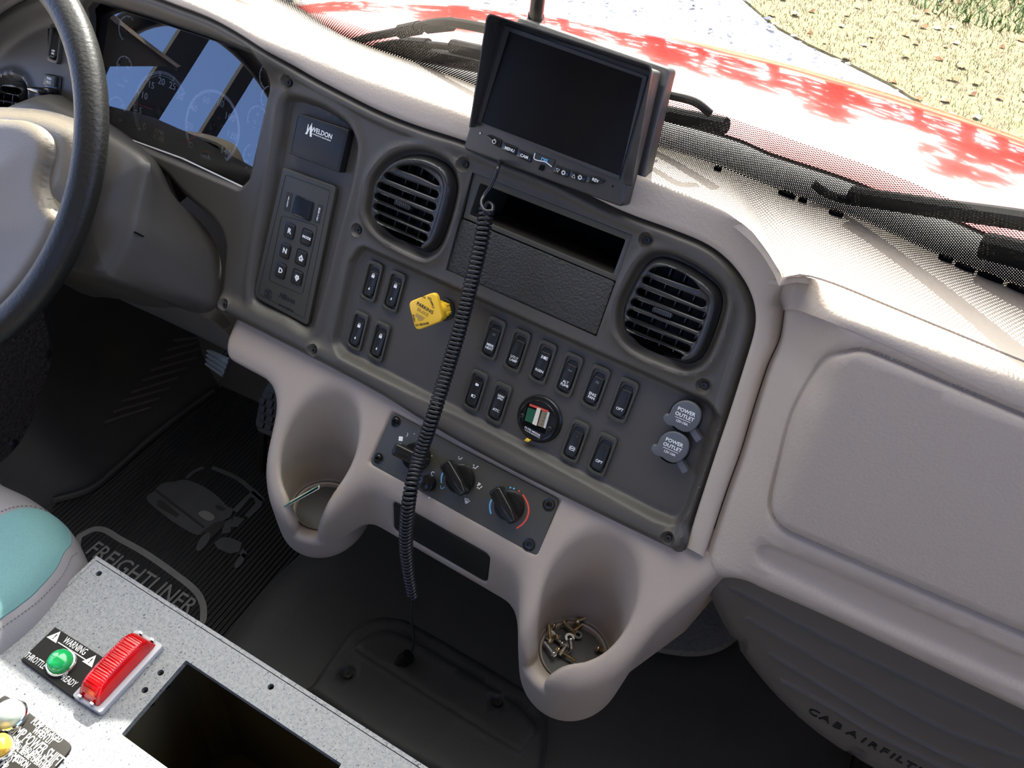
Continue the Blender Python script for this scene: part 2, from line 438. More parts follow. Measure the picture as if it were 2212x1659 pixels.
def strip(mb, P, wd, w0, w1, closed=False):
    """flat ribbon of width wd along a 2-D path, between heights w0 and w1"""
    P = np.array(P, float); T = np.roll(P, -1, 0) - np.roll(P, 1, 0)
    if not closed: T[0] = P[1] - P[0]; T[-1] = P[-1] - P[-2]
    T /= np.linalg.norm(T, axis=1)[:, None]; Nm = np.stack([-T[:, 1], T[:, 0]], 1); A = P + Nm * wd / 2; B = P - Nm * wd / 2; n = len(P)
    V = [(*p, w1) for p in A] + [(*p, w1) for p in B] + [(*p, w0) for p in A] + [(*p, w0) for p in B]; Fs = []
    for i in range(n if closed else n - 1):
        j = (i + 1) % n; Fs += [(i, n + i, n + j, j), (2 * n + i, i, j, 2 * n + j), (n + i, 3 * n + i, 3 * n + j, n + j)]
    return mb.add(V, Fs)
def poly3(mb, P, w0, w1): return mb.prism(P, w0, w1)
# ================================================================ frames of the place
P = Fr(EYE + RW @ Nn * .782356, RW @ Xp, -(RW @ Nn))           # face of the centre dash
bez0 = hit(1000, 965, P.o, P.z)
wout = nz([-(RW @ Fc)[0], -(RW @ Fc)[1], 0])                     # out of the dash, level
_t = math.radians(43)
H = Fr(bez0, P.x, np.array([0, 0, 1.]) * math.sin(_t) + wout * math.cos(_t))   # sloping face of the lower console
KF = Fr(bez0, P.x, wout)                                         # upright frame of the console (x right, y up, z out)
def zi(L, s, ox, oy): return [(a / s + ox, b / s + oy) for a, b in L]

# ================================================================ bezel outline
inner = [(-70, 140), (-35, 85), (10, 42), (70, 5), (140, -18), (230, -25), (320, -12), (406, 18), (476, 45), (532, 75), (581, 106), (663, 158), (744, 201), (825, 241), (907, 273), (1007, 305), (1100, 345),
         (1200, 385), (1340, 453), (1447, 493), (1522, 524), (1570, 558), (1605, 600), (1625, 640), (1633, 680), (1629, 720), (1608, 791), (1580, 880), (1554, 958), (1527, 1040), (1500, 1124), (1484, 1180)]
bottom = [(1476, 1196), (1462, 1200), (1330, 1137), (1202, 1074), (1100, 1022), (1000, 968), (910, 915), (824, 861), (740, 815), (650, 768), (560, 722), (484, 684)]
arch = [(472, 668), (475, 625), (479, 581), (482, 539), (476, 508), (458, 478), (428, 451), (392, 421), (350, 375), (300, 340), (240, 312), (150, 285), (60, 262), (-60, 240)]
innerP = cr(P.pts(inner), 6)
outlineP = np.concatenate([innerP, P.pts([(1476, 1196)]), cr(P.pts(bottom[1:]), 4), cr(P.pts(arch), 5)])
lens_px = [(215, 6), (563, 120), (581, 150), (577, 196), (534, 388), (516, 406), (232, 287), (180, 268), (192, 20)]
lensP = rnd(P.pts(lens_px), [.01, .012, .006, 0, .008, .008, 0, .01, .01])
pocket = P.pts([(617, 212), (639, 209), (684, 222), (726, 245), (754, 269), (770, 305), (771, 334), (757, 405), (723, 528), (707, 598), (684, 682), (668, 716), (617, 689), (555, 660), (541, 634), (552, 542), (564, 482), (583, 384), (600, 286), (607, 232)])
pocket = cr(pocket, 4, True)
recess = rnd(P.pts([(763, 570), (781, 541), (1522, 875), (1546, 903), (1540, 928), (1482, 1092), (1458, 1124), (1417, 1108), (1238, 1015), (1020, 901), (744, 761), (726, 738)]), [.006, .008, .012, .006, .006, .008, .010, 0, 0, 0, .008, .006])
vL = cr(P.pts([(800.5, 468), (802, 425), (812, 384), (852, 341), (908, 331), (962, 353), (983, 393), (978, 440), (953, 519), (931, 544), (906, 545), (833, 507)]), 5, True)
vR = cr(P.pts([(1340, 688), (1345, 655), (1358, 625), (1387, 574), (1423, 553), (1477, 568), (1537, 607), (1560, 643), (1552, 694), (1525, 762), (1500, 786), (1465, 787), (1381, 752), (1346, 718)]), 5, True)
vFar = cr(P.pts([(-20, 215), (0, 182), (26, 172), (48, 178), (57, 195), (54, 222), (40, 250), (0, 262), (-25, 250)]), 4, True)
radio = P.pts([(1020, 372), (1366, 508), (1288, 728), (963, 583)])
screws_px = [(623, 178), (1002, 355), (771, 497), (492, 657), (684, 755), (1396, 519), (1520, 834), (1447, 1158)]
screws = P.pts(screws_px)
gauge_hole = (P.px(1159, 909), .0245)
left_sw = rnd(P.pts([(103, 60), (137, 66), (134, 132), (104, 122)]), .003)
bl = np.concatenate([P.pts([(1476, 1196)]), cr(P.pts(bottom[1:]), 4)])
def dline(p, L):
    d = np.full(len(p), 1e9)
    for a, b in zip(L[:-1], L[1:]):
        e = b - a; w = p - a; t = np.clip((w @ e) / (e @ e), 0, 1); q = w - t[:, None] * e; d = np.minimum(d, (q ** 2).sum(1))
    return np.sqrt(d)
u_cl = P.px(600, 250)[0]
def bezel_w(p):
    de = -sdf(p, outlineP); w = np.zeros(len(p))
    w -= .006 * (1 - sst(de, 0, .010)) ** 2
    dt = dline(p, innerP)
    cl = sst(u_cl - p[:, 0], -.02, .03); w += (1 - cl) * .004 * sst(dt, 0, .006) * (1 - sst(dt, .009, .017))            # raised rim along the top and the right
    db = dline(p, bl); w += .0085 * sst(db, .001, .014) * (1 - sst(db, .018, .034))   # rolled bottom lip
    w += cl * .018 * (1 - sst(dt, .004, .038))   # brow over the gauges
    dp = sdf(p, pocket); w += .002 * np.exp(-((dp - .006) / .004) ** 2); w -= .010 * (1 - sst(dp, -.0055, .001))
    dr = sdf(p, recess); w += .0015 * np.exp(-((dr - .007) / .004) ** 2); w -= .0085 * (1 - sst(dr, -.001, .0075))
    for v in (vL, vR, vFar):
        dv = sdf(p, v); w += .0035 * np.exp(-((dv - .009) / .0045) ** 2); w -= .007 * (1 - sst(dv, 0, .006))
    for s in screws:
        r = np.hypot(*(p - s).T); w -= .0045 * (1 - sst(r, .0034, .0084)); w += .001 * np.exp(-((r - .0078) / .0016) ** 2)
    dl = sdf(p, lensP); w -= .004 * (1 - sst(dl, 0, .005))
    return w
rings = []
for poly, ds in ((pocket, (-.0055, -.004, -.0025, -.001, .001, .004, .007)), (recess, (-.001, .0005, .002, .0035, .005, .0065, .008, .011)), (vL, (.0015, .003, .0045, .006, .009, .012)), (vR, (.0015, .003, .0045, .006, .009, .012)), (lensP, (.0008, .002, .0035, .005, .0065))):
    for d in ds: rings.append(resamp(inset(ccw(poly), -d), int(np.linalg.norm(np.diff(poly, axis=0), axis=1).sum() / .0032), True))
for s in screws:
    for r in (.0012, .0034, .0048, .0062, .008): rings.append(circ(r, 20, s))
for d in (.001, .0025, .004, .0055, .007, .009, .011, .013, .015, .0175, .021, .025, .029, .034): rings.append(resamp(inset(ccw(outlineP), d), 620, True))
gh = circ(gauge_hole[1], 40, gauge_hole[0])
bez = relief(outlineP, [lensP, inset(ccw(vL), .001), inset(ccw(vR), .001), inset(ccw(vFar), .001), radio, left_sw], bezel_w, .0045, rings, skirt=.012, hskirt=.010)
tb = thing('dashboard_fascia', 'dark grey moulded dashboard fascia holding the gauges, vents and switches', 'dashboard fascia', P.uv(-.25, -.4))
def padd(mb, name, m, t, fr, **k):
    """add a mesh given in frame fr as a part of thing t"""
    V = fr.P(np.array(mb.v)); mb.v = [tuple(v) for v in V]; return mb.obj(name, m, t, world=True, **k)
padd(bez, 'fascia_shell', M['bezel'], tb, P, smooth=40)
def torx(mb, r=.0031, w=0):
    mb.lathe([(r, w - .002), (r, w), (r * .92, w + .0006), (r * .62, w + .0007)], 20)
    star = [((r * .62 if k % 2 == 0 else r * .36) * math.cos(PI * k / 6), (r * .62 if k % 2 == 0 else r * .36) * math.sin(PI * k / 6)) for k in range(12)]
    n = 24; V = [(r * .62 * math.cos(2 * PI * k / n), r * .62 * math.sin(2 * PI * k / n), w + .0007) for k in range(n)]
    b = len(mb.v); mb.add([(x, y, w + .0007) for x, y in star] + [(x, y, w - .001) for x, y in star], [(i, (i + 1) % 12, 12 + (i + 1) % 12, 12 + i) for i in range(12)] + [tuple(range(12, 24))])
    mb.add(V, []); s0 = len(mb.v) - n
    for k in range(12):   # fill between the star and the head rim
        a, c = 2 * k, 2 * k + 1
        mb.f.append((s0 + a, s0 + c, b + k)); mb.m.append(0); mb.f.append((s0 + c, s0 + (c + 1) % n, b + (k + 1) % 12, b + k)); mb.m.append(0)
    return mb
for s in screws:
    mb = MB(); torx(mb, .0034); padd(mb, 'screw', M['screw'], tb, P.uv(s[0], s[1], float(bezel_w(np.array([s]))[0]) + .0010))

# ---------------------------------------------------------------- taupe surround (rolled edge over the top and down the right)
seam_top = [(-140, 20), (-60, -35), (50, -75), (200, -85), (330, -65), (430, -32), (505, 0), (568, 22), (622, 51.5), (690, 89.5), (744, 122), (798, 152), (852.6, 176), (907, 195), (961, 214), (1012.6, 232), (1110, 272), (1250, 325), (1400, 386), (1477, 415), (1554, 450), (1592, 475), (1631, 505), (1655, 535), (1675, 565), (1689, 597)]
seam_side = [(1692.8, 632), (1692.8, 668), (1681, 733), (1655.5, 791), (1626.6, 878), (1597.6, 976), (1565, 1066), (1534, 1160), (1519, 1204)]
ZT = .968
S3 = [hz(a, b, ZT) for a, b in seam_top]; zs = [.968] * len(S3)
for k, (a, b) in enumerate(seam_top[-5:]): S3[len(S3) - 5 + k] = hz(a, b, ZT - [.001, .003, .006, .011, .019][k])
S3 += [P.P([*P.px(a, b, w), w])[0] for (a, b), w in zip(seam_side, [-.012, -.008, -.004, -.002, 0, 0, 0, 0, 0])]
S3 = cr(S3, 6)
I0 = innerP; dI = np.gradient(resamp(I0, 260), axis=0); dI /= np.linalg.norm(dI, axis=1)[:, None]
I0 = resamp(I0, 260); out = np.stack([-dI[:, 1], dI[:, 0]], 1)
# match stations of the two curves by hand-picked pairs
ip = np.array([inner.index(q) for q in [(-70, 140), (230, -25), (581, 106), (1007, 305), (1340, 453), (1522, 524), (1605, 600), (1633, 680), (1554, 958), (1484, 1180)]]) * 6
sp = np.array([0, seam_top.index((200, -85)), seam_top.index((622, 51.5)), seam_top.index((1012.6, 232)), seam_top.index((1400, 386)), seam_top.index((1592, 475)), seam_top.index((1675, 565)), len(seam_top) + 1, len(seam_top) + 5, len(seam_top) + 8]) * 6
def between(C, idx, per):
    out_ = []
    for a, b in zip(idx[:-1], idx[1:]): out_.append(resamp(C[a:b + 1], per + 1)[:-1])
    return np.concatenate(out_ + [C[idx[-1]:idx[-1] + 1]])
Ia = between(innerP, np.minimum(ip, len(innerP) - 1), 22); Sa = between(S3, np.minimum(sp, len(S3) - 1), 22)
dI = np.gradient(Ia, axis=0); dI /= np.linalg.norm(dI, axis=1)[:, None]; out = np.stack([-dI[:, 1], dI[:, 0]], 1)
c1 = P.P(np.c_[Ia, np.full(len(Ia), .003)]); od = out[:, :1] * P.x + out[:, 1:] * P.y
cl = sst(u_cl - Ia[:, 0], -.02, .03)[:, None]
c1 = c1 + P.z * cl * .015
reach = np.maximum(((Sa - c1) * od).sum(1), .008)[:, None]
ctrl = c1 + od * reach * .92 + P.z * .004
rows = [P.P(np.c_[Ia, np.full(len(Ia), -.012)]), P.P(np.c_[Ia, np.full(len(Ia), .001)]) + P.z * cl * .014]
for k in range(0, 13):
    t = k / 12; rows.append((1 - t) ** 2 * (c1 + od * .0015) + 2 * t * (1 - t) * ctrl + t * t * Sa)
rows.append(Sa + np.array([0, .004, -.006]) * 1.0)
rows[-1][-120:] = Sa[-120:] - P.z * .008
mb = MB(); mb.loft(rows); sur = mb.obj('dashboard_surround', M['pad'], smooth=60)
tag(sur, 'taupe rolled rim running over the top and down the right of the dark fascia', 'dashboard trim')

# ---------------------------------------------------------------- dash top between the seam and the windshield
wb = [(-150, -260), (150, -190), (380, -100), (614, 0), (717, 64), (809, 103), (890, 130), (1021, 179), (1220, 245), (1412, 309), (1543, 349), (1689, 407), (1863, 471), (2029, 546), (2212, 617), (2400, 690), (2600, 770)]
wbW = run_on([hz(a, b, .95) for a, b in wb], .98); n_wb = len(wb)
st = [(-140, 20), (-60, -35), (200, -85), (430, -32), (568, 22), (690, 89.5), (798, 152), (907, 195), (1012.6, 232), (1110, 272), (1250, 325), (1400, 386), (1554, 450), (1631, 505), (1675, 565), (1689, 597)]
sT = [hz(a, b, ZT - .001) for a, b in st]
gs_px = [(1689, 600), (1712, 593), (1735, 591), (1771, 599), (1825, 618), (1900, 649), (1990, 686), (2100, 731), (2212, 777), (2400, 853), (2600, 935)]
gs = [hz(a, b, ZT - dz) for (a, b), dz in zip(gs_px, [.019, .014, .011, .009, .009, .009, .009, .009, .009, .009, .009])]; gs = run_on(gs, .98)
front = np.concatenate([cr(sT, 6), cr(gs, 6)[1:]]); back = cr(wbW, 8)
n = 260; fr_, bk = resamp(front, n), resamp(back, n)
mb = MB(); rows = [fr_ + np.array([0, -.002, -.008]), fr_ + np.array([0, 0, -.0005])]
for k in range(1, 9):
    t = k / 8; r_ = fr_ * (1 - t) + bk * t; r_[:, 2] += .004 * math.sin(PI * t); rows.append(r_)
rows.append(bk + np.array([0, .004, -.015]))
mb.loft(rows)
td = thing('dashboard', 'sunlit pale taupe dashboard top pad below the windshield', 'dashboard top', Fr((-.25, .75, .93), (1, 0, 0), (0, 0, 1)))
mb.obj('top_pad', M['pad'], td, world=True, smooth=60)
# defroster slots near the glass
for a, b, c, d in [(1543, 358, 1560, 362), (1683, 409, 1720, 422), (1727, 424, 1745, 430), (1792, 452, 1823, 462), (2030, 548, 2060, 560), (2066, 565, 2108, 582), (2114, 584, 2170, 606), (2178, 610, 2235, 634)]:
    mb = MB(); A = hz(a, b, .957); B = hz(c, d, .957); e = nz(B - A); f = np.cross((0, 0, 1), e); q = []
    L = np.linalg.norm(B - A)
    for s in np.linspace(0, 1, 9): q.append(A + e * L * s + f * .0022 * math.sin(PI * s) ** .5)
    for s in np.linspace(1, 0, 9): q.append(A + e * L * s - f * .0022 * math.sin(PI * s) ** .5)
    q = np.array(q); mb.add(np.c_[q[:, :2], np.full(len(q), .9568)], [tuple(range(len(q)))]) 
    mb.add(np.r_[np.c_[q[:, :2], np.full(len(q), .9568)], np.c_[q[:, :2], np.full(len(q), .950)]], [(i, (i + 1) % 18, 18 + (i + 1) % 18, 18 + i) for i in range(18)])
    mb.obj('defroster_slot', M['void'], td, world=True, smooth=0)

# ---------------------------------------------------------------- instrument cluster
tc_ = thing('instrument_cluster', 'gauge cluster with tachometer and speedometer behind a blue reflecting lens', 'instrument cluster', P.at(400, 210))
WF = -.030
def lp(a, b): return P.px(a / 3.568, b / 3.568, WF)
mb = MB(); big = inset(ccw(lensP), -.016); mb.add(np.c_[big, np.full(len(big), WF - .0005)], [tuple(range(len(big)))])
mb.add(np.concatenate([np.c_[big, np.full(len(big), WF - .0005)], np.c_[big, np.full(len(big), -.006)]]), [(i, (i + 1) % len(big), len(big) + (i + 1) % len(big), len(big) + i) for i in range(len(big))])
padd(mb, 'gauge_face', M['face'], tc_, P, smooth=0)
mb = MB(); q = inset(ccw(lensP), -.001); vq = (q[:, 1] - q[:, 1].min()) / np.ptp(q[:, 1]); mb.add(np.c_[q, -.0100 - .0060 * vq], [tuple(range(len(q)))]); padd(mb, 'lens', M['lens'], tc_, P, smooth=0)
mb = MB(); L1 = P.pts([(232, 287), (380, 341), (513, 404), (528, 396), (536, 380), (560, 290), (578, 196), (581, 160)]); strip(mb, rnd(L1, 0), .0012, -.012, -.0085); padd(mb, 'lens_edge_highlight', M['white'], tc_, P, smooth=0)  # highlight along the lens edge, drawn as a thin white strip
def dial(c, rad, a0, a1, n, big_every, mat_, tw=.0011):
    mb = MB(); A = np.linspace(a0, a1, n)
    for k, a in enumerate(A):
        L = .0062 if k % big_every == 0 else .0040
        a_ = math.radians(a); r0, r1 = rad - L, rad
        u = np.array([math.cos(a_), math.sin(a_)]); p = np.array([-u[1], u[0]]) * (tw / 2 if k % big_every == 0 else tw / 3)
        q = [c + u * r0 - p, c + u * r1 - p, c + u * r1 + p, c + u * r0 + p]; mb.add([(*x, WF + .0008) for x in q], [(0, 1, 2, 3)])
    return mb
def ang(c, p): d = p - c; return math.degrees(math.atan2(d[1], d[0]))
tcn = lp(1245, 862); tr_ = np.linalg.norm(lp(1285, 555) - tcn)
sc_ = lp(1635, 985); sr = np.linalg.norm(lp(1600, 690) - sc_)
a0, a1 = ang(tcn, lp(1085, 990)), ang(tcn, lp(1440, 710)); a0 = a0 + 360 if a0 < 0 else a0
mb = dial(tcn, tr_, a0, a1, 61, 10, M['white'], .0020); arc_band(mb, tr_ - .0062, tr_ - .0057, a1, a0, WF, WF + .0008, 50, tcn)
b0, b1 = ang(sc_, lp(1432, 1140)), ang(sc_, lp(1755, 1250)); b0 = b0 + 360 if b0 < 0 else b0
mb2 = dial(sc_, sr, b0, b1, 15, 2, M['white'], .0010); mb.merge(mb2); arc_band(mb, sr - .0036, sr, b1, b0, WF, WF + .0004, 70, sc_)
for t, a, b, h in [('0', 1118, 978, .0084), ('5', 1087, 857, .0084), ('10', 1117, 740, .0084), ('15', 1170, 658, .0084), ('20', 1250, 630, .0084), ('25', 1335, 665, .0084), ('30', 1392, 745, .0084), ('RPM', 1230, 1020, .0058), ('X 100', 1226, 1065, .0058),
                   ('0', 1478, 1118, .0082), ('20', 1467, 972, .0082), ('40', 1500, 838, .0082), ('60', 1595, 775, .0082), ('80', 1705, 800, .0082), ('100', 1775, 905, .0082), ('120', 1790, 1045, .0082), ('140', 1743, 1170, .0082), ('km/h', 1590, 1207, .0056),
                   ('.', 1092, 985, .006), ('.', 1453, 1125, .006)]:
    u, v = lp(a, b); put(mb, text_mb(t, h, .012), u, v, WF + .001)
# the small round gauges at both sides
for cx, cy, rr, s0, s1, txt in [(985, 225, 105, 60, 250, []), (960, 520, 90, 20, 200, [('150', 915, 500), ('200', 992, 522), ('250', 975, 625), ('WATER', 935, 660)]), (900, 845, 100, 10, 190, [('275', 948, 818), ('OIL', 935, 930)]),
                                (2080, 590, 110, 70, 260, []), (2085, 760, 100, 80, 230, []), (1985, 920, 105, 50, 210, [('50', 1990, 883), ('PSI', 1968, 940), ('C', 1968, 990)]), (1955, 1210, 105, 50, 215, [('50', 1925, 1195), ('PSI', 1905, 1245), ('C', 1903, 1297)])]:
    c = lp(cx, cy); r = np.linalg.norm(lp(cx, cy - rr) - c); arc_band(mb, r - .0012, r, s0, s1, WF, WF + .0006, 24, c)
    for a in np.linspace(s0, s1, 7):
        a_ = math.radians(a); u = np.array([math.cos(a_), math.sin(a_)]); p = np.array([-u[1], u[0]]) * .0004; q = [c + u * (r - .003) - p, c + u * r - p, c + u * r + p, c + u * (r - .003) + p]; mb.add([(*x, WF + .001) for x in q], [(0, 1, 2, 3)])
    for t, a, b in txt: u, v = lp(a, b); put(mb, text_mb(t, .0030, .01), u, v, WF + .001)
padd(mb, 'dial_markings', mat('gauge print', (1, 1, 1), .6), tc_, P, smooth=0)
mb = MB()
for t, a, b in [('15', 1530, 965), ('25', 1557, 907), ('35', 1598, 880), ('45', 1650, 880), ('55', 1693, 910), ('65', 1718, 970), ('75', 1720, 1037), ('MPH', 1597, 1172)]:
    u, v = lp(a, b); put(mb, text_mb(t, .0032 if t != 'MPH' else .0036, .01), u, v, WF + .001)
padd(mb, 'speed_markings', M['orange'], tc_, P, smooth=0)
def needle(c, tip, r_, nm):
    mb = MB(); d = nz(tip - c); p = np.array([-d[1], d[0]]); q = [c - d * .010 + p * .0009, c - d * .010 - p * .0009, tip - p * .0003, tip + p * .0003]
    mb.prism(q, WF + .004, WF + .005); padd(mb, nm, M['needle'], tc_, P, smooth=0)
    mb = MB(); mb.lathe([(.0001, WF + .0085), (r_ * .8, WF + .0085), (r_, WF + .0075), (r_, WF + .002)], 28, c); padd(mb, 'needle_hub', M['black'], tc_, P)
needle(tcn, lp(1035, 785), .0075, 'needle'); needle(sc_, lp(1420, 1115), .0075, 'needle')
for (cx, cy), (tx, ty) in [((985, 240), (1045, 210)), ((905, 575), (935, 540)), ((860, 870), (888, 845)), ((2010, 955), (2060, 930)), ((1950, 1270), (2000, 1235))]:
    c = lp(cx, cy); t = lp(tx, ty); mb = MB(); strip(mb, [c, t], .001, WF + .003, WF + .004); padd(mb, 'needle', M['needle'], tc_, P, smooth=0)
mb = MB(); c = lp(1948, 1140); mb.prism(rect(.0085, .018, .001, 3, c), WF, WF + .0012)
padd(mb, 'sticker', M['ink'], tc_, P, smooth=0)

# ---------------------------------------------------------------- left end of the fascia: rocker, stalk switch block
def text_part(items, t, fr, m='white', name='lettering', ext=.00015):
    mb = MB()
    for it in items:
        tx, u, v, h = it[:4]; rot = it[4] if len(it) > 4 else 0; bold = it[5] if len(it) > 5 else .02
        put(mb, text_mb(tx, h, bold, ext), u, v, it[6] if len(it) > 6 else 0, rot)
    return padd(mb, name, M[m], t, fr, smooth=0)
# ================================================================ air vents
def caps(a, b, r, n=7):
    a, b = np.array(a), np.array(b); d = nz(b - a); t = math.atan2(d[1], d[0]); out_ = []
    for k in range(n + 1): q = t + PI / 2 + PI * k / n; out_.append(a + r * np.array([math.cos(q), math.sin(q)]))
    for k in range(n + 1): q = t - PI / 2 + PI * k / n; out_.append(b + r * np.array([math.cos(q), math.sin(q)]))
    return np.array(out_)
def vent(poly, rows, top, bot, s, ox, oy, label, knob, nv=5, rr=.0040):
    c = poly.mean(0); fr = P.uv(c[0], c[1], 0); t = thing('air_vent', label, 'air vent', fr, 'round-cornered dashboard air vents')
    q = inset(ccw(poly), .0016) - c
    W0 = .003
    def loc(L): return P.pts(zi(L, s, ox, oy), W0) - c
    holes = [caps(*loc(r), rr) for r in rows]
    if top: holes.append(cr(loc(top), 4, True))
    if bot: holes.append(cr(loc(bot), 4, True))
    def zf(p):
        d = -sdf(p, q); return -.006 + .0125 * sst(d, 0, .0055) - .0035 * sst(d, .007, .0125)
    rg = [inset(ccw(q), d) for d in (.0015, .003, .0045, .0065, .0085, .0105, .0125)]
    rg += [resamp(inset(ccw(h), -d), int(np.linalg.norm(np.diff(h, axis=0), axis=1).sum() / .0013), True) for h in holes for d in (.0006, .0012, .0019)]
    def zf2(p):
        w = zf(p)
        for h in holes: w = w - .0011 * (1 - sst(sdf(p, h), 0, .0012))
        return w
    rg[:7] = [resamp(r_, 150, True) for r_ in rg[:7]]
    mb = relief(q, holes, zf2, .0020, rg, skirt=.012, hskirt=.007)
    padd(mb, 'grille', M['vent'], t, fr, smooth=50)
    lo, hi = q.min(0), q.max(0); inn = inset(ccw(q), .004)
    for k in range(nv):
        u = lo[0] + (hi[0] - lo[0]) * (k + 1) / (nv + 1); sh = .006
        vv = [p[1] for p in inn if abs(p[0] - u) < .006]
        if len(vv) < 2: continue
        a, b = min(vv) + .003, max(vv) - .003; mb = MB(); mb.box(u - .0005, u + .0005, a, b, -.022, -.0075); padd(mb, 'vane', M['vent'], t, fr, smooth=0)
    mb = MB(); m = len(inn); mb.add(np.r_[np.c_[inn, np.full(m, -.004)], np.c_[inn, np.full(m, -.040)]], [(i, (i + 1) % m, m + (i + 1) % m, m + i) for i in range(m)] + [tuple(range(m, 2 * m))])
    padd(mb, 'duct', M['slot'], t, fr, smooth=0)
    k0, k1 = loc(knob); mb = MB(); d = nz(k1 - k0); L = np.linalg.norm(k1 - k0)
    mb.prism(caps(k0 + d * .002, k1 - d * .002, .0024), -.006, .0035, .001)
    pr = np.array([-d[1], d[0]])
    for j in range(9):
        x = k0 + d * (.001 + (L - .002) * j / 8); mb.prism([x - d * .0003 - pr * .0025, x + d * .0003 - pr * .0025, x + d * .0003 + pr * .0025, x - d * .0003 + pr * .0025], .003, .0042)
    padd(mb, 'adjuster', M['vent'], t, fr)
    return t
vent(vL, [[(1350, 787), (1710, 928)], [(1297, 862), (1692, 1022)], [(1276, 943), (1672, 1112)], [(1268, 1022), (1648, 1188)], [(1275, 1105), (1625, 1262)]],
     [(1428, 715), (1490, 702), (1580, 714), (1680, 775), (1736, 835), (1722, 858), (1580, 792), (1440, 738)], [(1278, 1172), (1300, 1166), (1600, 1290), (1616, 1316), (1590, 1334), (1400, 1275), (1310, 1215)],
     3.568, 460, 160, 'left air vent of the centre fascia beside the gear selector', [(1400, 985), (1520, 1035)])
vent(vR, [[(1530, 557), (1930, 722)], [(1485, 640), (1928, 812)], [(1447, 718), (1900, 895)], [(1418, 795), (1862, 975)], [(1400, 875), (1818, 1050)]],
     [(1565, 478), (1620, 458), (1700, 462), (1800, 505), (1880, 562), (1908, 606), (1890, 618), (1580, 508)], [(1388, 940), (1412, 932), (1770, 1078), (1790, 1108), (1755, 1128), (1560, 1088), (1440, 1010)],
     3.352, 940, 440, 'right air vent of the centre fascia above the power outlets', [(1575, 762), (1715, 815)])
vent(vFar, [[(40, 690), (150, 705)], [(-40, 735), (140, 765)], [(-90, 790), (120, 828)], [(-90, 850), (100, 885)]], None, None, 3.568, 0, 0, 'small round air vent at the far left behind the steering wheel', [(-60, 800), (-30, 806)], 3, .0045)

# ================================================================ rocker switches
def icon(mb, kind, u, v, s=1.0):
    if kind == 'lock':
        mb.prism(rect(.0034 * s, .0028 * s, .0004, 2, (u, v - .001 * s)), 0, .0002); arc_band(mb, .0010 * s, .0015 * s, 0, 180, 0, .0002, 10, (u, v + .0005 * s))
        for x in (-1, 1): mb.box(u + x * .00125 * s - .00025 * s, u + x * .00125 * s + .00025 * s, v, v + .0006 * s, 0, .0002)
    elif kind == 'arrow':
        mb.prism([(u, v - .0016), (u + .0014, v - .0002), (u + .0006, v - .0002), (u + .0006, v + .0014), (u - .0006, v + .0014), (u - .0006, v - .0002), (u - .0014, v - .0002)], 0, .0002)
    elif kind == 'fog':
        mb.prism(np.r_[[(u - .0022, v - .0014), (u + .0002, v - .0014)], [(u + .0002 + .0018 * math.cos(a), v + .0014 * math.sin(a)) for a in np.linspace(-1.4, 1.4, 8)], [(u + .0002, v + .0014), (u - .0022, v + .0014)]], 0, .0002)
    elif kind == 'fogdot':
        arc_band(mb, .0012, .0018, -110, 110, 0, .0002, 14, (u + .0010, v)); mb.prism(rect(.0024, .0030, .0003, 2, (u - .0012, v)), 0, .0002)
    elif kind == 'exhaust':
        mb.prism(rect(.0030, .0030, .0006, 3, (u + .0006, v)), 0, .0002)
        for k in (-1, 0, 1): mb.box(u - .0036, u - .0016, v + k * .0012 - .0003, v + k * .0012 + .0003, 0, .0002)
        for k in (-1, 1): arc_band(mb, .0006, .0011, 0, 359, 0, .0002, 12, (u + .0028, v + k * .0008))
    elif kind == 'brake':
        arc_band(mb, .0019, .0024, 0, 360, 0, .0002, 30, (u, v)); arc_band(mb, .0030, .0034, 130, 230, 0, .0002, 12, (u, v)); arc_band(mb, .0030, .0034, -50, 50, 0, .0002, 12, (u, v)); mb.box(u - .0013, u + .0013, v - .0004, v + .0004, 0, .0002)
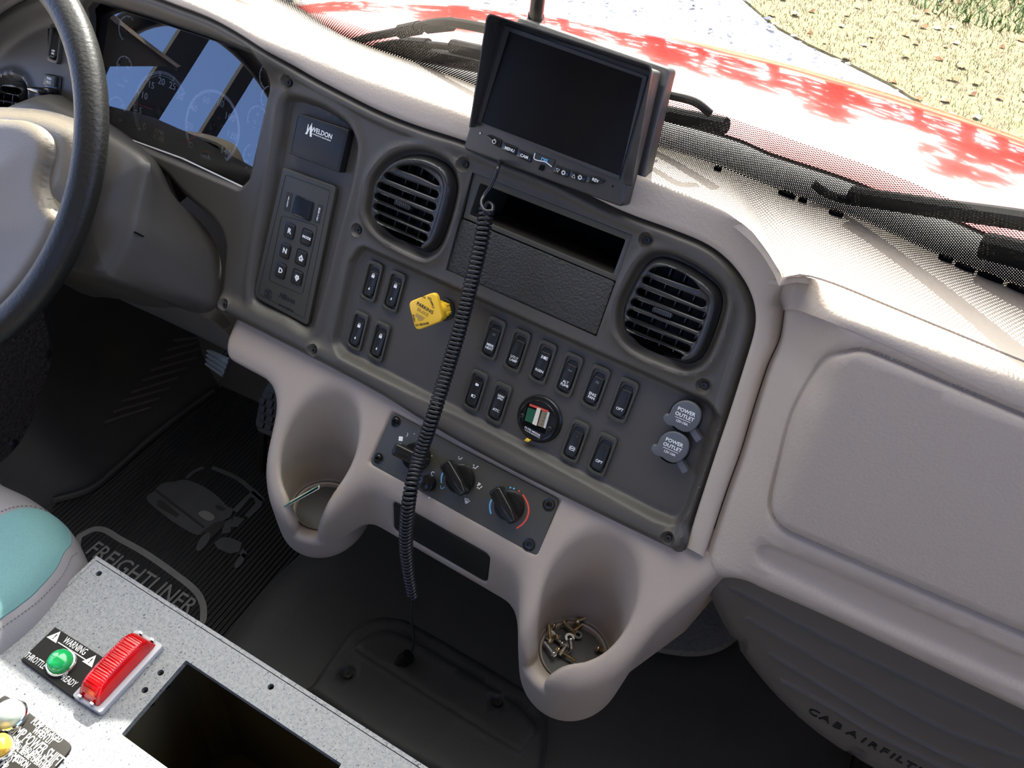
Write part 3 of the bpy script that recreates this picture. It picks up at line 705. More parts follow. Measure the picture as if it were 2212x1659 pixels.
def rocker(px, py, label, marks, dimmarks=(), fr0=None, w0=-.0085, group='rocker switches of the lower fascia'):
    fr = (fr0 or P).at(px, py, w0 + .002); t = thing('rocker_switch', label, 'switch', fr, group)
    mb = MB(); lv = []
    for w_, h_, r_, z_ in ((.0215, .0475, .0055, -.004), (.0215, .0475, .0055, .0008), (.0211, .0471, .0053, .0016), (.0203, .0463, .0049, .0020), (.0166, .0402, .0050, .0018), (.0156, .0392, .0046, .0010), (.0151, .0386, .0044, -.0004), (.0150, .0385, .0043, -.006)):
        q = rect(w_, h_, r_, 7); lv.append(np.c_[q, np.full(len(q), z_)])
    mb.loft(lv, True); padd(mb, 'frame', M['frame'], t, fr, smooth=50)
    def top(v):      # height of the rocker's crown along its length
        w = .0008 - .11 * np.clip(v, -.0185, .0185)
        w = w - .0010 * sst(v, .0098, .0118)
        return w
    def zr(p): return top(p[:, 1])
    mb = MB(); rows = []; L2 = .0183; n_ = 34
    tt = np.concatenate([-np.cos(np.linspace(0, PI, n_)) * L2]); tt = np.sort(np.r_[tt, .0094, .0100, .0106, .0112, .0118, .0124])
    for v in tt:
        e_ = abs(v) / L2; hw = .0070 * max(1 - max(0, (e_ - .60) / .40) ** 2.2, .0) ** .5 if e_ < 1 else 0
        hw = max(hw, .0006); ed = min(1, (1 - e_) / .12); row = []
        for s_ in np.r_[-1, -1, -.97, -.90, -.80, np.linspace(-.65, .65, 9), .80, .90, .97, 1, 1]:
            k = abs(s_); drop = .0028 * max(0, (k - .72) / .28) ** 2.2 + .0028 * (1 - ed) ** 2; cc = -.0005 * (1 - min(1, (s_ ** 2 / .5 + ((v + .002) / .0125) ** 2))) if (s_ ** 2 / .5 + ((v + .002) / .0125) ** 2) < 1 else 0
            row.append((hw * s_, v, float(top(v)) - drop + cc))
        row[0] = (row[0][0], v, -.006); row[-1] = (row[-1][0], v, -.006); rows.append(np.array(row))
    mb.loft(rows); r = padd(mb, 'rocker', M['switch'], t, fr, smooth=60, flip=True)
    for mk, mt, nm in ((marks, 'white', 'print'), (dimmarks, 'dim', 'faint_print')):
        if not mk: continue
        mb = MB()
        for it in mk:
            k = MB(); v = it[1]
            if it[0] in ('lock', 'arrow', 'fog', 'fogdot', 'exhaust', 'brake'): icon(k, it[0], 0, 0, it[2] if len(it) > 2 else 1)
            else: k = text_mb(it[0], it[2] if len(it) > 2 else .0024, .02, .0001)
            w = float(zr(np.array([[0., v]]))[0]) + .00012
            V = np.array(k.v); V[:, 0] *= min(1, .0047 / max(1e-6, np.abs(V[:, 0]).max())); s = -.11; V[:, 2] += w + V[:, 1] * s; V[:, 1] += v; V[:, 0] += .0002; mb.add(V, k.f)
        padd(mb, nm, M[mt], t, fr, smooth=0)
    return t
LK = [('lock', .0075, 1.15), ('arrow', -.0085)]
rocker(803, 608, 'rocker with padlock sign, upper left of the four lock switches', LK)
rocker(851, 630, 'rocker with padlock sign nearest to the yellow parking brake knob', LK)
rocker(772.5, 715, 'rocker with padlock sign, lower left of the four lock switches', LK)
rocker(819, 738, 'rocker with padlock sign, lower right of the four lock switches', LK)
rocker(1064, 732, 'black rocker switch printed MIRR HEAT', [('MIRR', -.0072, .0027), ('HEAT', -.0108, .0027)], [('(o)', .0055, .0022)])
rocker(1116.6, 757.7, 'black rocker switch printed UTLY LAMP', [('UTLY', -.0075, .0026), ('LAMP', -.0110, .0026)])
rocker(1172, 783, 'black rocker switch printed RGEN under an exhaust sign', [('exhaust', .0058), ('RGEN', -.0092, .0026)])
rocker(1228, 810, 'black rocker switch printed ALT FLSHR', [('ALT', -.0078, .0026), ('FLSHR', -.0113, .0026)], [('>o<', .0052, .0020)])
rocker(1286, 837, 'black rocker switch printed ENG FAN', [('ENG', -.0075, .0028), ('FAN', -.0112, .0028)], [('(%)', .0060, .0022)])
rocker(1346, 865, 'upper rocker switch printed OPT, at the right end of the top row', [('OPT', -.0095, .0028)])
rocker(1026.5, 844, 'rocker with two lamp signs beside the coiled cord', [('fog', .0075), ('fogdot', -.0060)])
rocker(1077, 871, 'rocker switch printed NRM/SPIN and ATC left of the round filter gauge', [('NRM/', .0085, .0023), ('SPIN', .0055, .0023), ('ATC', -.0080, .0028)])
rocker(1242, 953.6, 'rocker with round brake sign right of the filter gauge', [('brake', -.0078)], [('-', .0065, .003)])
rocker(1300, 982, 'lower rocker switch printed OPT, in the bottom row', [('OPT', -.0078, .0028)])
rocker(119, 95, 'rocker printed ON OFF high behind the steering wheel rim', [('OFF', -.009, .0024), ('ON', -.0125, .0024)], w0=.0015, group=None)

# ================================================================ push-button gear selector in its pocket
def quadpoly(L, w=0): return P.pts(L, w)
fr = P.uv(0, 0, 0)
tg = thing('gear_selector', 'black push-button gear selector panel with R N D buttons', 'gear selector', P.at(637, 533))
gp = quadpoly([(612, 362), (727, 403), (665, 703), (548, 640)], -.004)
gpr = rnd(gp, [.002, .006, .004, .012])
mb = MB(); mb.prism(gpr, -.011, -.003, .0012); padd(mb, 'panel', M['frame'], tg, P)
def gq(x, y, w=-.003): return P.px(x / 3.568 + 460, y / 3.568 + 160, w)
rim = cr([gq(455, 1080), gq(800, 1160), gq(812, 1190), gq(700, 1660), gq(660, 1690), gq(440, 1620), gq(428, 1590), gq(470, 1350), gq(525, 1095)], 1, True)
rim = rnd([gq(530, 1088), gq(808, 1168), gq(690, 1700), gq(430, 1590)], .005)
mb = MB(); strip(mb, rim, .0005, -.003, -.0026, True); padd(mb, 'keypad_border', M['black'], tg, P, smooth=0)
r2 = rnd(inset(ccw(gp), .0065), .004); mb = MB(); strip(mb, r2, .0004, -.003, -.0027, True); padd(mb, 'panel_border', M['black'], tg, P, smooth=0)
wq = [gq(640, 925), gq(785, 985), gq(755, 1140), gq(605, 1075)]
mb = MB(); mb.prism(rnd(wq, .004), -.003, -.0020, .0006); mb.prism(rnd(inset(ccw(np.array(wq)), .0016), .003), -.0025, -.0014); padd(mb, 'display_window', M['gloss'], tg, P)
for L_, tx in (([gq(572, 905), gq(615, 920), gq(590, 1058), gq(545, 1045)], 'SELECT'), ([gq(815, 1000), gq(850, 1015), gq(818, 1155), gq(775, 1140)], 'MONITOR')):
    mb = MB(); mb.prism(rnd(L_, .0008), -.003, -.0026); o_ = padd(mb, 'label_strip', M['ink'], tg, P); c = np.mean(L_, 0)
    mb = MB(); hh = .0026
    put(mb, text_mb('\n'.join(tx), .0021, .03, .0001, line=.72), c[0], c[1] - .0005, -.0025, 0); V = np.array(mb.v)
    padd(mb, 'strip_lettering', M['white'], tg, P, smooth=0)
for x, y, tx, h in [(590, 1207, 'R', .0058), (722, 1258, 'MODE', .0030), (555, 1360, 'N', .0058), (680, 1415, '+', 0), (522, 1512, 'D', .0058), (648, 1568, '-', 0)]:
    c = gq(x, y); mb = MB(); mb.prism(rect(.0168, .0198, .004, 5, c), -.0045, -.0028); b = padd(mb, 'button_well', M['gloss'], tg, P)
    mb = MB(); mb.prism(rect(.0142, .0172, .0032, 5, c + (.0008, -.0002)), -.004, -.0012, .0010); b = padd(mb, 'button', M['switch'], tg, P)
    mb = MB(); c2 = c + (.0014, .0)
    if h: put(mb, text_mb(tx, h, .05, .0001), c2[0], c2[1], -.0011)
    elif tx == '+': mb.prism(np.array([(-.0040, -.0010), (-.0025, -.0010), (-.0025, -.0035), (.0025, -.0035), (.0025, -.0010), (.0040, -.0010), (0, .0042)]) + c2, -.0012, -.0010)
    else: mb.prism(np.array([(-.0040, .0010), (-.0025, .0010), (-.0025, .0035), (.0025, .0035), (.0025, .0010), (.0040, .0010), (0, -.0042)]) + c2, -.0012, -.0010)
    padd(mb, 'button_symbol', M['white'], tg, P, smooth=0)
    if not h:
        mb = MB(); put(mb, text_mb('+' if tx == '+' else '-', .0034, .03, .0001), c2[0], c2[1] + (-.0005 if tx == '+' else .0008), -.0009); padd(mb, 'button_sign', M['ink'], tg, P, smooth=0)
def bq(x, y, w=-.003): return P.px(x / 3.568 + 460, y / 3.568 + 500, w)
mb = MB(); c = bq(570, 515); put(mb, text_mb('Allison', .0062, .04, .0004), c[0], c[1], -.0027); c = bq(562, 590); put(mb, text_mb('TRANSMISSION', .0024, .03, .0004), c[0], c[1], -.0027)
c = bq(425, 482); arc_band(mb, .0036, .0062, 20, 170, -.003, -.0023, 20, c); arc_band(mb, .0036, .0062, 200, 350, -.003, -.0023, 20, c); put(mb, text_mb('Z', .005, .03, .0004), c[0], c[1], -.0027, 20)
padd(mb, 'moulded_lettering', M['black'], tg, P, smooth=0)

# ================================================================ blank module above it
tw = thing('module_cover', 'flat black module with white maker lettering above the gear selector', 'module', P.at(688, 308))
wp = P.pts([(640.8, 243.5), (752.9, 280.5), (731.9, 373), (624, 331)], .002)
mb = MB(); mb.prism(rnd(wp, .0015), -.010, .002, .0008); padd(mb, 'cover_plate', M['black'], tw, P)
mb = MB(); strip(mb, inset(ccw(wp), .0028), .0004, .0018, .0023, True); padd(mb, 'cover_border', M['ink'], tw, P, smooth=0)
wq = lambda x, y: P.px(x / 3.568 + 460, y / 3.568 + 160, .002)
mb = MB(); c = wq(838, 455); put(mb, text_mb('WELDON', .0052, .02, .0001, sx=.92), c[0], c[1], .0022); c = wq(835, 487); put(mb, text_mb('A DIVISION OF AKRON BRASS', .0014, .01, .0001), c[0], c[1] , .0022)
c = wq(745, 428)
mb.prism(np.array([(-.0050, -.0062), (-.0020, -.0062), (-.0002, .0005), (.0012, .0062)]) + c, .002, .0022); mb.prism(np.array([(.0014, .0080), (.0050, -.0070), (.0022, -.0070), (.0002, .001)]) + c, .002, .0022)
mb.prism(np.array([(-.0034, .0052), (-.0026, .0052), (-.0020, -.002), (-.0036, -.002)]) + c, .002, .0022)
padd(mb, 'cover_lettering', M['white'], tw, P, smooth=0)

# ================================================================ radio bay: storage slot over a blank plate
tr = thing('radio_bay', 'black storage slot with a grained blanking plate in the radio bay', 'radio blank', P.at(1165, 548))
ro_ = inset(ccw(radio), .0006); z5 = lambda x, y, w=0: P.px(x / 3.352 + 940, y / 3.352 + 440, w)
so = rnd([z5(315, -150), z5(1372, 262), z5(1282, 512), z5(238, 80)], .0025)
slot_frame = [z5(275, -222), P.px(1362, 509), z5(1304, 560), z5(205, 100)]
def zs_(p): return -.0035 + .0012 * sst(sdf(p, so), 0, .002)
top_q = ccw(np.array([P.px(1022, 374), P.px(1364, 509), z5(1305, 562), z5(198, 100)]))
mb = relief(top_q, [so], zs_, .008, [inset(ccw(so), -.001)], skirt=.004, hskirt=.075); padd(mb, 'slot_frame', M['frame'], tr, P)
mb = MB(); mb.add(np.c_[inset(ccw(so), -.0005), np.full(len(so), -.078)], [tuple(range(len(so)))]); padd(mb, 'slot_back', M['void'], tr, P)
mb = MB(); cp = rnd(ccw(np.array([z5(185, 108), z5(1296, 568), z5(1160, 958), z5(72, 478)])), [.003] * 4)
mb.prism(cp, -.010, -.0020, .0012); padd(mb, 'blanking_plate', M['grain'], tr, P)
mb = MB(); mb.add(np.c_[ccw(radio), np.full(4, -.0085)], [(0, 1, 2, 3)]) ; 
q = inset(ccw(so), -.001); bb = relief(ccw(inset(ccw(radio), -.001)), [q], lambda p: np.full(len(p), -.0085), .03, [], skirt=0); padd(bb, 'bay_backing', M['slot'], tr, P, smooth=0)

# ================================================================ yellow parking brake knob
tk = thing('parking_brake_knob', 'yellow diamond parking brake knob standing out beside the lock switches', 'brake knob', P.at(962, 668, -.008))
kf = P.at(962, 668, -.008); mb = MB()
mb.lathe([(.0125, 0), (.0125, .003), (.0105, .0042), (.0098, .003), (.0098, 0)], 36); padd(mb, 'collar', M['black'], tk, kf)
mb = MB(); mb.lathe([(.0088, -.002), (.0088, .008), (.0070, .012), (.0070, .040)], 32)
for k in range(6): mb.prism(rect(.003, .003, .0005, 2, (.0085 * math.cos(k * PI / 3), .0085 * math.sin(k * PI / 3))), .002, .010)
padd(mb, 'stem', M['yellow'], tk, kf)
KW = .046
kq = np.array([P.px(x / 3.568 + 460, y / 3.568 + 500, KW - .008) for x, y in [(1502, 545), (1712, 463), (1768, 690), (1560, 768)]])
kc = kq.mean(0); mb = MB(); pol = rnd(kq, .0065, 8)
mb.prism(pol, KW - .008 - .006, KW - .008, .0016); padd(mb, 'knob', M['yellow'], tk, P)
mb = MB(); r = -math.degrees(math.atan2(80, 130)) + 24.5
e = P.px(x=1700 / 3.568 + 460, y=625 / 3.568 + 500, w=.038) - P.px(1570 / 3.568 + 460, 545 / 3.568 + 500, .038); r = math.degrees(math.atan2(e[1], e[0]))
def kp(x, y): return P.px(x / 3.568 + 460, y / 3.568 + 500, KW - .008)
for tx, x, y, h, rr, in [('PARKING', 1635, 590, .0036, 0), ('PULL  TO', 1640, 508, .0024, 12), ('APPLY', 1690, 562, .0022, -42), ('PUSH', 1548, 668, .0022, -52), ('TO RELEASE', 1612, 716, .0022, 38)]:
    c = kp(x, y); put(mb, text_mb(tx, h, .02, .0001), c[0], c[1], KW - .0078, r + rr)
padd(mb, 'knob_lettering', M['ink'], tk, P, smooth=0)
mb = MB(); c = kp(1617, 622); put(mb, text_mb('BRAKE', .0034, .01, .0001), c[0], c[1], KW - .0078, r)
c = kp(1596, 665); k = MB(); k.prism([(-.006, -.0015), (.004, -.0015), (.004, .001), (.006, .003), (.001, .003), (-.006, .0022)], 0, .0001); arc_band(k, .0012, .0026, 200, 340, 0, .0001, 14, (0, -.001)); put(mb, k, c[0], c[1], KW - .0079, r)
padd(mb, 'worn_lettering', mat('worn ochre print', (.38, .24, .06), .5), tk, P, smooth=0)

# ================================================================ filter gauge
gf = P.uv(gauge_hole[0][0], gauge_hole[0][1], -.0085)
tf = thing('filter_gauge', 'round air filter restriction gauge with a coloured window', 'gauge', gf)
mb = MB(); mb.lathe([(.0262, 0), (.0262, .0015), (.0250, .0030), (.0234, .0030), (.0228, .0060), (.0218, .0072), (.0206, .0066), (.0202, .0040)], 56); padd(mb, 'ring', M['gloss'], tf, gf)
mb = MB(); mb.lathe([(.0001, .0040), (.0204, .0040)], 40); padd(mb, 'dial_plate', M['slot'], tf, gf)
def gz(x, y, w=-.0035): return P.px(x / 3.352 + 940, y / 3.352 + 800, w) - gauge_hole[0]
wq_ = np.array([gz(668, 240), gz(832, 300), gz(790, 462), gz(628, 395)])
mb = MB(); mb.prism(wq_, .0040, .0046); padd(mb, 'window_well', M['void'], tf, gf)
mb = MB()
mb.prism([gz(742, 268), gz(768, 276), gz(735, 400), gz(705, 385)], .0046, .0060); padd(mb, 'white_bar', mat('ivory strip', (.75, .68, .52), .5), tf, gf)
mb = MB(); mb.prism([gz(688, 240), gz(822, 292), gz(818, 305), gz(682, 255)], .0046, .0058); padd(mb, 'red_zone', M['redprint'], tf, gf)
mb = MB(); mb.prism([gz(672, 268), gz(738, 290), gz(704, 385), gz(648, 362)], .0044, .0050); padd(mb, 'green_zone', mat('dark green strip', (.01, .09, .04), .3), tf, gf)
mb = MB(); mb.prism([gz(775, 288), gz(818, 302), gz(790, 415), gz(742, 400)], .0044, .0054); padd(mb, 'scale', mat('tan scale', (.22, .17, .10), .5), tf, gf)
mb = MB(); mb.prism([gz(818, 300), gz(832, 306), gz(800, 420), gz(786, 412)], .0044, .0062); padd(mb, 'window_edge', mat('clear plastic edge', (.55, .55, .5), .15), tf, gf)
mb = MB()
for k, n_ in enumerate(('6', '5', '4', '3')): c = gz(800 - k * 9, 318 + k * 24); put(mb, text_mb(n_, .0016, .01, .0001), c[0], c[1], .0056); c = gz(770 - k * 9, 308 + k * 24); mb.prism(rect(.0016, .0004, 0, 1, c), .0054, .0056)
padd(mb, 'scale_marks', M['ink'], tf, gf, smooth=0)
mb = MB(); c = gz(702, 443); put(mb, text_mb('FILTER MINDER', .0020, .03, .0001), c[0], c[1], .0042, -4); c = gz(698, 460); put(mb, text_mb('AIR FILTER RESTRICTION', .0013, .02, .0001, sx=.95), c[0], c[1], .0042, -3); c = gz(690, 478); put(mb, text_mb('RESET', .0013, .02, .0001), c[0], c[1], .0042, -3)
padd(mb, 'gauge_lettering', M['white'], tf, gf, smooth=0)
for x, y in ((628, 327), (828, 423)):
    c = gz(x, y); s_ = P.uv(gauge_hole[0][0] + c[0], gauge_hole[0][1] + c[1], -.0035); mb = MB(); mb.lathe([(.0001, .0010), (.0020, .0010), (.0027, .0003), (.0027, -.001)], 20); padd(mb, 'screw', M['screw'], tf, s_)
    mb = MB(); mb.box(-.0016, .0016, -.0003, .0003, .0009, .00112); mb.box(-.0003, .0003, -.0016, .0016, .0009, .00112); padd(mb, 'screw_cross', M['void'], tf, s_, smooth=0)
mb = MB(); c = gz(673, 503); mb.prism(np.array([(-.0034, -.0020), (.0018, -.0014), (.0036, .0018), (-.0014, .0022)]) + c, .003, .0078, .0006); padd(mb, 'reset_button', M['yellow'], tf, gf)

# ================================================================ capped power outlets
def outlet(cx, cy, tail, lid, label):
    f = P.at(cx, cy, -.0085); t = thing('power_outlet', label, 'power outlet', f, 'capped 12 volt power outlets')
    mb = MB(); mb.lathe([(.0165, -.001), (.0165, .002), (.0150, .004), (.0150, .008)], 40); padd(mb, 'socket_ring', M['black'], t, f)
    W_ = .004; g = lambda x, y: P.px(x / 3.352 + 940, y / 3.352 + 800, W_) - (P.px(cx, cy, -.0085))
    f2 = Fr(f.o, f.x, f.z)
    poly = cr([g(*p) for p in lid], 4, True)
    mb = MB(); mb.prism(poly, .0085, .0125, .0015); padd(mb, 'cap', M['cap'], t, f2)
    T_ = [g(*p) for p in tail]; mb = MB(); q = cr(T_, 4); strip(mb, q, .0062, .001, .0095); padd(mb, 'hinge_strap', M['cap'], t, f2)
    return t, g, f2
lid1 = [(1700, 300), (1720, 262), (1760, 232), (1815, 222), (1870, 240), (1912, 282), (1924, 335), (1905, 395), (1860, 438), (1810, 450), (1755, 430), (1725, 408), (1690, 402), (1658, 378), (1648, 345), (1665, 318), (1688, 318)]
lid2 = [(a - 88, b + 222) for a, b in lid1]
for (cx, cy, tail, lid, lb, dx, dy) in [(1481.5, 898, [(1850, 430), (1880, 480), (1905, 515)], lid1, 'upper grey capped power outlet under the right screw', 0, 0), (1456, 965.6, [(1752, 650), (1780, 700), (1805, 745)], lid2, 'lower grey capped power outlet with its strap hanging free', -88, 222)]:
    t, g, f2 = outlet(cx, cy, tail, lid, lb); mb = MB(); e = g(1885, 330) - g(1752, 275); r = math.degrees(math.atan2(e[1], e[0]))
    for tx, x, y, h in [('POWER', 1820, 300, .0036), ('OUTLET', 1806, 335, .0036), ('12V-10A', 1785, 377, .0024)]:
        c = g(x + dx, y + dy); put(mb, text_mb(tx, h, .03, .0001), c[0], c[1], .0127, r)
    c = g(1794 + dx, 356 + dy); k = MB(); k.box(-.0080, .0080, -.00025, .00025, 0, .0001); put(mb, k, c[0], c[1], .0127, r)
    padd(mb, 'cap_lettering', M['white'], t, f2, smooth=0)

# ================================================================ wiper and cruise switch block far left
f = P.at(92, 200, .001); ts = thing('switch_block', 'switch block with a curved lever behind the steering wheel', 'switch', f)
l_ = lambda x, y, w=.004: P.px(x / 3.568, y / 3.568, w)
mb = MB(); mb.prism(rnd([l_(345, 565), l_(462, 590), l_(440, 850), l_(318, 830)], .003), -.002, .0025, .001); padd(mb, 'block_body', M['gloss'], ts, P)
for L_, tx in (([l_(350, 570), l_(430, 590), l_(425, 672), l_(338, 655)], ('RSM/', 'ACC')), ([l_(330, 760), l_(412, 775), l_(405, 850), l_(320, 830)], ('SET/', 'CST'))):
    mb = MB(); mb.prism(rnd(L_, .0015), .002, .0055, .001); padd(mb, 'key', M['frame'], ts, P); c = np.mean(L_, 0)
    mb = MB(); put(mb, text_mb(tx[0], .0030, .03, .0001), c[0], c[1] + .0025, .0056); put(mb, text_mb(tx[1], .0030, .03, .0001), c[0], c[1] - .0025, .0056); padd(mb, 'key_lettering', M['white'], ts, P, smooth=0)
mb = MB(); pth = [np.r_[l_(x, y, w), w] for x, y, w in [(420, 715, .004), (380, 705, .016), (330, 705, .022), (270, 692, .020), (228, 684, .016)]]
mb.tube(cr(pth, 5), np.interp(np.linspace(0, 1, 21), [0, .5, 1], [.0058, .0052, .0030]), 12); padd(mb, 'lever', M['gloss'], ts, P, smooth=60)
# ================================================================ lower console with two cup holders
RC = np.array([.197, .056]); LC = np.array([-.168, .056])       # cup axes (x, out)
def face_w(y): return .93 * (.6596 + .0035 - y)
def rrect(x, y, cx, cy, hx, hy, r):
    qx, qy = np.abs(x - cx) - hx + r, np.abs(y - cy) - hy + r
    return np.hypot(np.maximum(qx, 0), np.maximum(qy, 0)) + np.minimum(np.maximum(qx, qy), 0) - r
def console_sdf(p):
    x, y, z = p[:, 0], p[:, 1], p[:, 2]             # y = world height, z = out from the dash
    slab = np.maximum(np.maximum(np.maximum(x - .20, -.17 - x), z - .060), .519 - y)
    tp = np.clip((.60 - y) / .17, 0, 1)
    body = slab
    for c, r, sg in ((RC, .070, 1), (LC, .068, -1)):
        lobe = np.hypot(x - c[0], z - c[1]) - (r - .014 * tp ** 1.6)
        a = (x - c[0]) * sg * .92 + (z - c[1]) * .39 - r + .155 * (.62 - y)      # side wall running back to the fascia
        fl = np.maximum(np.maximum(a, -(x - c[0]) * sg + .01), np.maximum(-.05 - z, z - c[1] - .03))
        lobe = smin(lobe, fl, .012)
        bot = (.432 - y - .25 * np.clip(z - .05, -.1, .2)) if sg > 0 else (.452 - y - .25 * np.clip(z - .05, -.1, .2))
        lobe = smax(lobe, bot, .03)
        body = smin(body, lobe, .030)
    tongue = np.maximum(rrect(x, y, -.272, .661, .080, .034, .024), np.maximum(z - .028, -.05 - z))
    body = smin(body, tongue, .022)
    fw = (z - face_w(y)) * .732
    fw = np.maximum(fw, y - .675)
    body = smax(body, fw, .014); body = np.maximum(body, -.06 - z)
    # bores
    for c, sg in ((RC, -1), (LC, 1)):
        r = np.hypot(x - c[0], z - c[1]); rad = .0455 + .06 * np.clip(y - .56, 0, .2) - .10 * np.clip(.535 - y, 0, .05)
        bore = np.maximum(r - rad, .492 - y)
        step = np.maximum(r - .036, .484 - y)
        bore = np.minimum(bore, step)
        ang_ = math.radians(20) * sg; dx, dz = math.sin(ang_), math.cos(ang_)
        along = (x - c[0]) * dx + (z - c[1]) * dz; side = (x - c[0]) * dz - (z - c[1]) * dx
        slotb = np.maximum(np.maximum(np.abs(side) - (.0135 + .25 * np.clip(y - .515, 0, .1)), -along), .498 - y)
        body = smax(body, -bore, .009); body = smax(body, -slotb, .011)
    # recess for the heater controls, and the black pocket under it
    q = np.abs(x - .0150) - .1125; n_ = (z - face_w(y)) * .732; tt = (.6596 - y) / .682
    hv = np.maximum(np.maximum(q, np.abs(tt - .0355) - .0350), -.004 - n_); body = smax(body, -hv, .003)
    pk = np.maximum(rrect(x, y, .0125, .558, .067, .0275, .008), .056 - z); body = smax(body, -pk, .003)
    return body
V, Fs = surfnet(console_sdf, (-.385, .415, -.066), (.315, .690, .140), .0026)
mb = MB(); Vk = np.stack([V[:, 0], V[:, 1] - bez0[2], V[:, 2]], 1); mb.add(Vk, Fs)
tcn_ = thing('lower_console', 'taupe lower console with two moulded cup holders', 'console', Fr(KF.P([0, -.15, .02])[0], KF.x, KF.z))
padd(mb, 'console_shell', M['taupe'], tcn_, KF, smooth=180)
# black pocket face under the controls
mb = MB(); q = rect(.1325, .0535, .0075, 4, (.0125, .558 - bez0[2])); mb.prism(q, .050, .0588, .001); padd(mb, 'pocket_panel', M['black'], tcn_, KF)

M['cup_disc'] = mat('dark cup disc', (.045, .040, .036), .5, bump=.1, bscale=400)  # dark disc with a turned-up edge on each cup floor
for c in (RC, LC):
    mb = MB(); f = KF.uv(c[0], .4845 - bez0[2], c[1]); ff = Fr(f.o, f.x, (0, 0, 1)); mb.lathe([(.0001, .001), (.0370, .001), (.0382, .003), (.0386, .0085), (.0402, .0090)], 48); padd(mb, 'cup_floor_disc', M['cup_disc'], tcn_, ff)

# ================================================================ heater control panel
hq = lambda x, y, w=.002: H.px(x, y, w)
z7 = lambda x, y, w=.002: H.px(x / 3.352 + 540, y / 3.352 + 820, w)
z6 = lambda x, y, w=.002: H.px(x / 3.352 + 940, y / 3.352 + 800, w)
pan = ccw(np.array([hq(848, 891), hq(1208, 1080), hq(1161, 1202), hq(798, 1000)])); pc = pan.mean(0)
th_ = thing('heater_control_panel', 'black heater control panel with three rotary knobs below the fascia', 'control panel', H.uv(pc[0], pc[1], 0))
mb = MB(); mb.prism(rnd(pan, .006), -.004, .0020, .0008); padd(mb, 'panel', M['frame'], th_, H)
for x, y in ((1055, 303), (930, 570)):
    c = z7(x, y); f = H.uv(c[0], c[1], .002); mb = MB(); mb.lathe([(.0062, 0), (.0062, .0008), (.0050, .0010), (.0050, .0002)], 28); padd(mb, 'screw_cup', M['gloss'], th_, f)
    mb = MB(); mb.lathe([(.0040, 0), (.0040, .003), (.0030, .0042), (.0018, .0042), (.0018, .002), (.0001, .002)], 6); mb.lathe([(.0044, 0), (.0044, .002), (.0030, .003)], 28); padd(mb, 'screw', M['gloss'], th_, f)
for x, y in ((2165, 905), (2020, 1195)):
    c = z7(x, y); f = H.uv(c[0], c[1], .002); mb = MB(); mb.lathe([(.0070, -.0005), (.0070, .0008), (.0056, .0006), (.0050, .0000)], 28); padd(mb, 'screw_cup', M['gloss'], th_, f); mb = MB(); torx(mb, .0038, .0012); padd(mb, 'screw', M['gloss'], th_, f)
def knob(x, y, rot, nm):
    c = z7(x, y, .012); f = H.uv(c[0], c[1], .002, rot); mb = MB()
    mb.lathe([(.0168, 0), (.0168, .0012), (.0160, .0016), (.0155, .009), (.0145, .0110), (.0001, .0110)], 44); 
    k = padd(mb, 'knob', M['gloss'], th_, f)
    g = MB(); pol = rnd([(-.0225, -.0050), (-.0205, -.0078), (.006, -.0078), (.0190, -.0045), (.0200, 0), (.0190, .0045), (.006, .0070), (-.0205, .0070), (-.0225, .0045)], .004); g.prism(pol, .008, .0225, .0035, 4); g = padd(g, 'grip', M['gloss'], th_, f)
    g = MB(); g.box(-.019, .016, -.0004, .0004, .0222, .0227); padd(g, 'grip_ridge', M['black'], th_, f, smooth=0)
rp = lambda a, b: math.degrees(math.atan2(*(z7(*b) - z7(*a))[::-1]))
knob(1185, 555, rp((1060, 490), (1330, 625)), 0); knob(1505, 722, rp((1425, 605), (1560, 840)), 0); knob(1862, 918, rp((1780, 790), (1915, 1040)), 0)
c = z7(1290, 752, .004); f = H.uv(c[0], c[1], .002); mb = MB(); mb.lathe([(.0095, 0), (.0095, .006), (.0085, .009), (.0050, .0100), (.0001, .0100)], 36); padd(mb, 'push_button', M['gloss'], th_, f)
# print
mb = MB(); W1 = .0021
def on(x, y): return z7(x, y, .002)
c = on(1092, 428)
for k in range(4):
    a = math.radians(45 + 90 * k + 20); mb.prism(circ(.0015, 12, c + np.array([math.cos(a), math.sin(a)]) * .0017), W1 - .0001, W1 + .0001)
c = on(1062, 475); arc_band(mb, .0011, .0016, 0, 360, W1 - .0001, W1 + .0001, 20, c)
c = on(1138, 400); arc_band(mb, .0024, .0029, -50, 60, W1 - .0001, W1 + .0001, 10, c - (.002, 0))
for x, y in ((1190, 392), (1317, 552)): mb.prism(circ(.0005, 8, on(x, y)), W1 - .0001, W1 + .0001)
c = on(1325, 682); arc_band(mb, .0018, .0025, 60, 300, W1 - .0001, W1 + .0001, 14, c)
def person(x, y, s=1, wind=False):
    c = on(x, y); mb.prism(circ(.0007 * s, 10, c + np.array([.0022, .0022]) * s), W1 - .0001, W1 + .0001)
    strip(mb, [c + np.array(q) * s for q in ((.0016, .0014), (.0004, -.0016), (-.0012, -.0004), (-.0026, -.0018))], .0008 * s, W1 - .0001, W1 + .0001)
    strip(mb, [c + np.array(q) * s for q in ((-.0036, .0016), (-.0020, .0008))], .0006 * s, W1 - .0001, W1 + .0001); strip(mb, [c + np.array(q) * s for q in ((-.0026, .0022), (-.0026, .0004))], .0005 * s, W1 - .0001, W1 + .0001)
person(1522, 572, .8); person(1632, 636); person(1660, 782); 
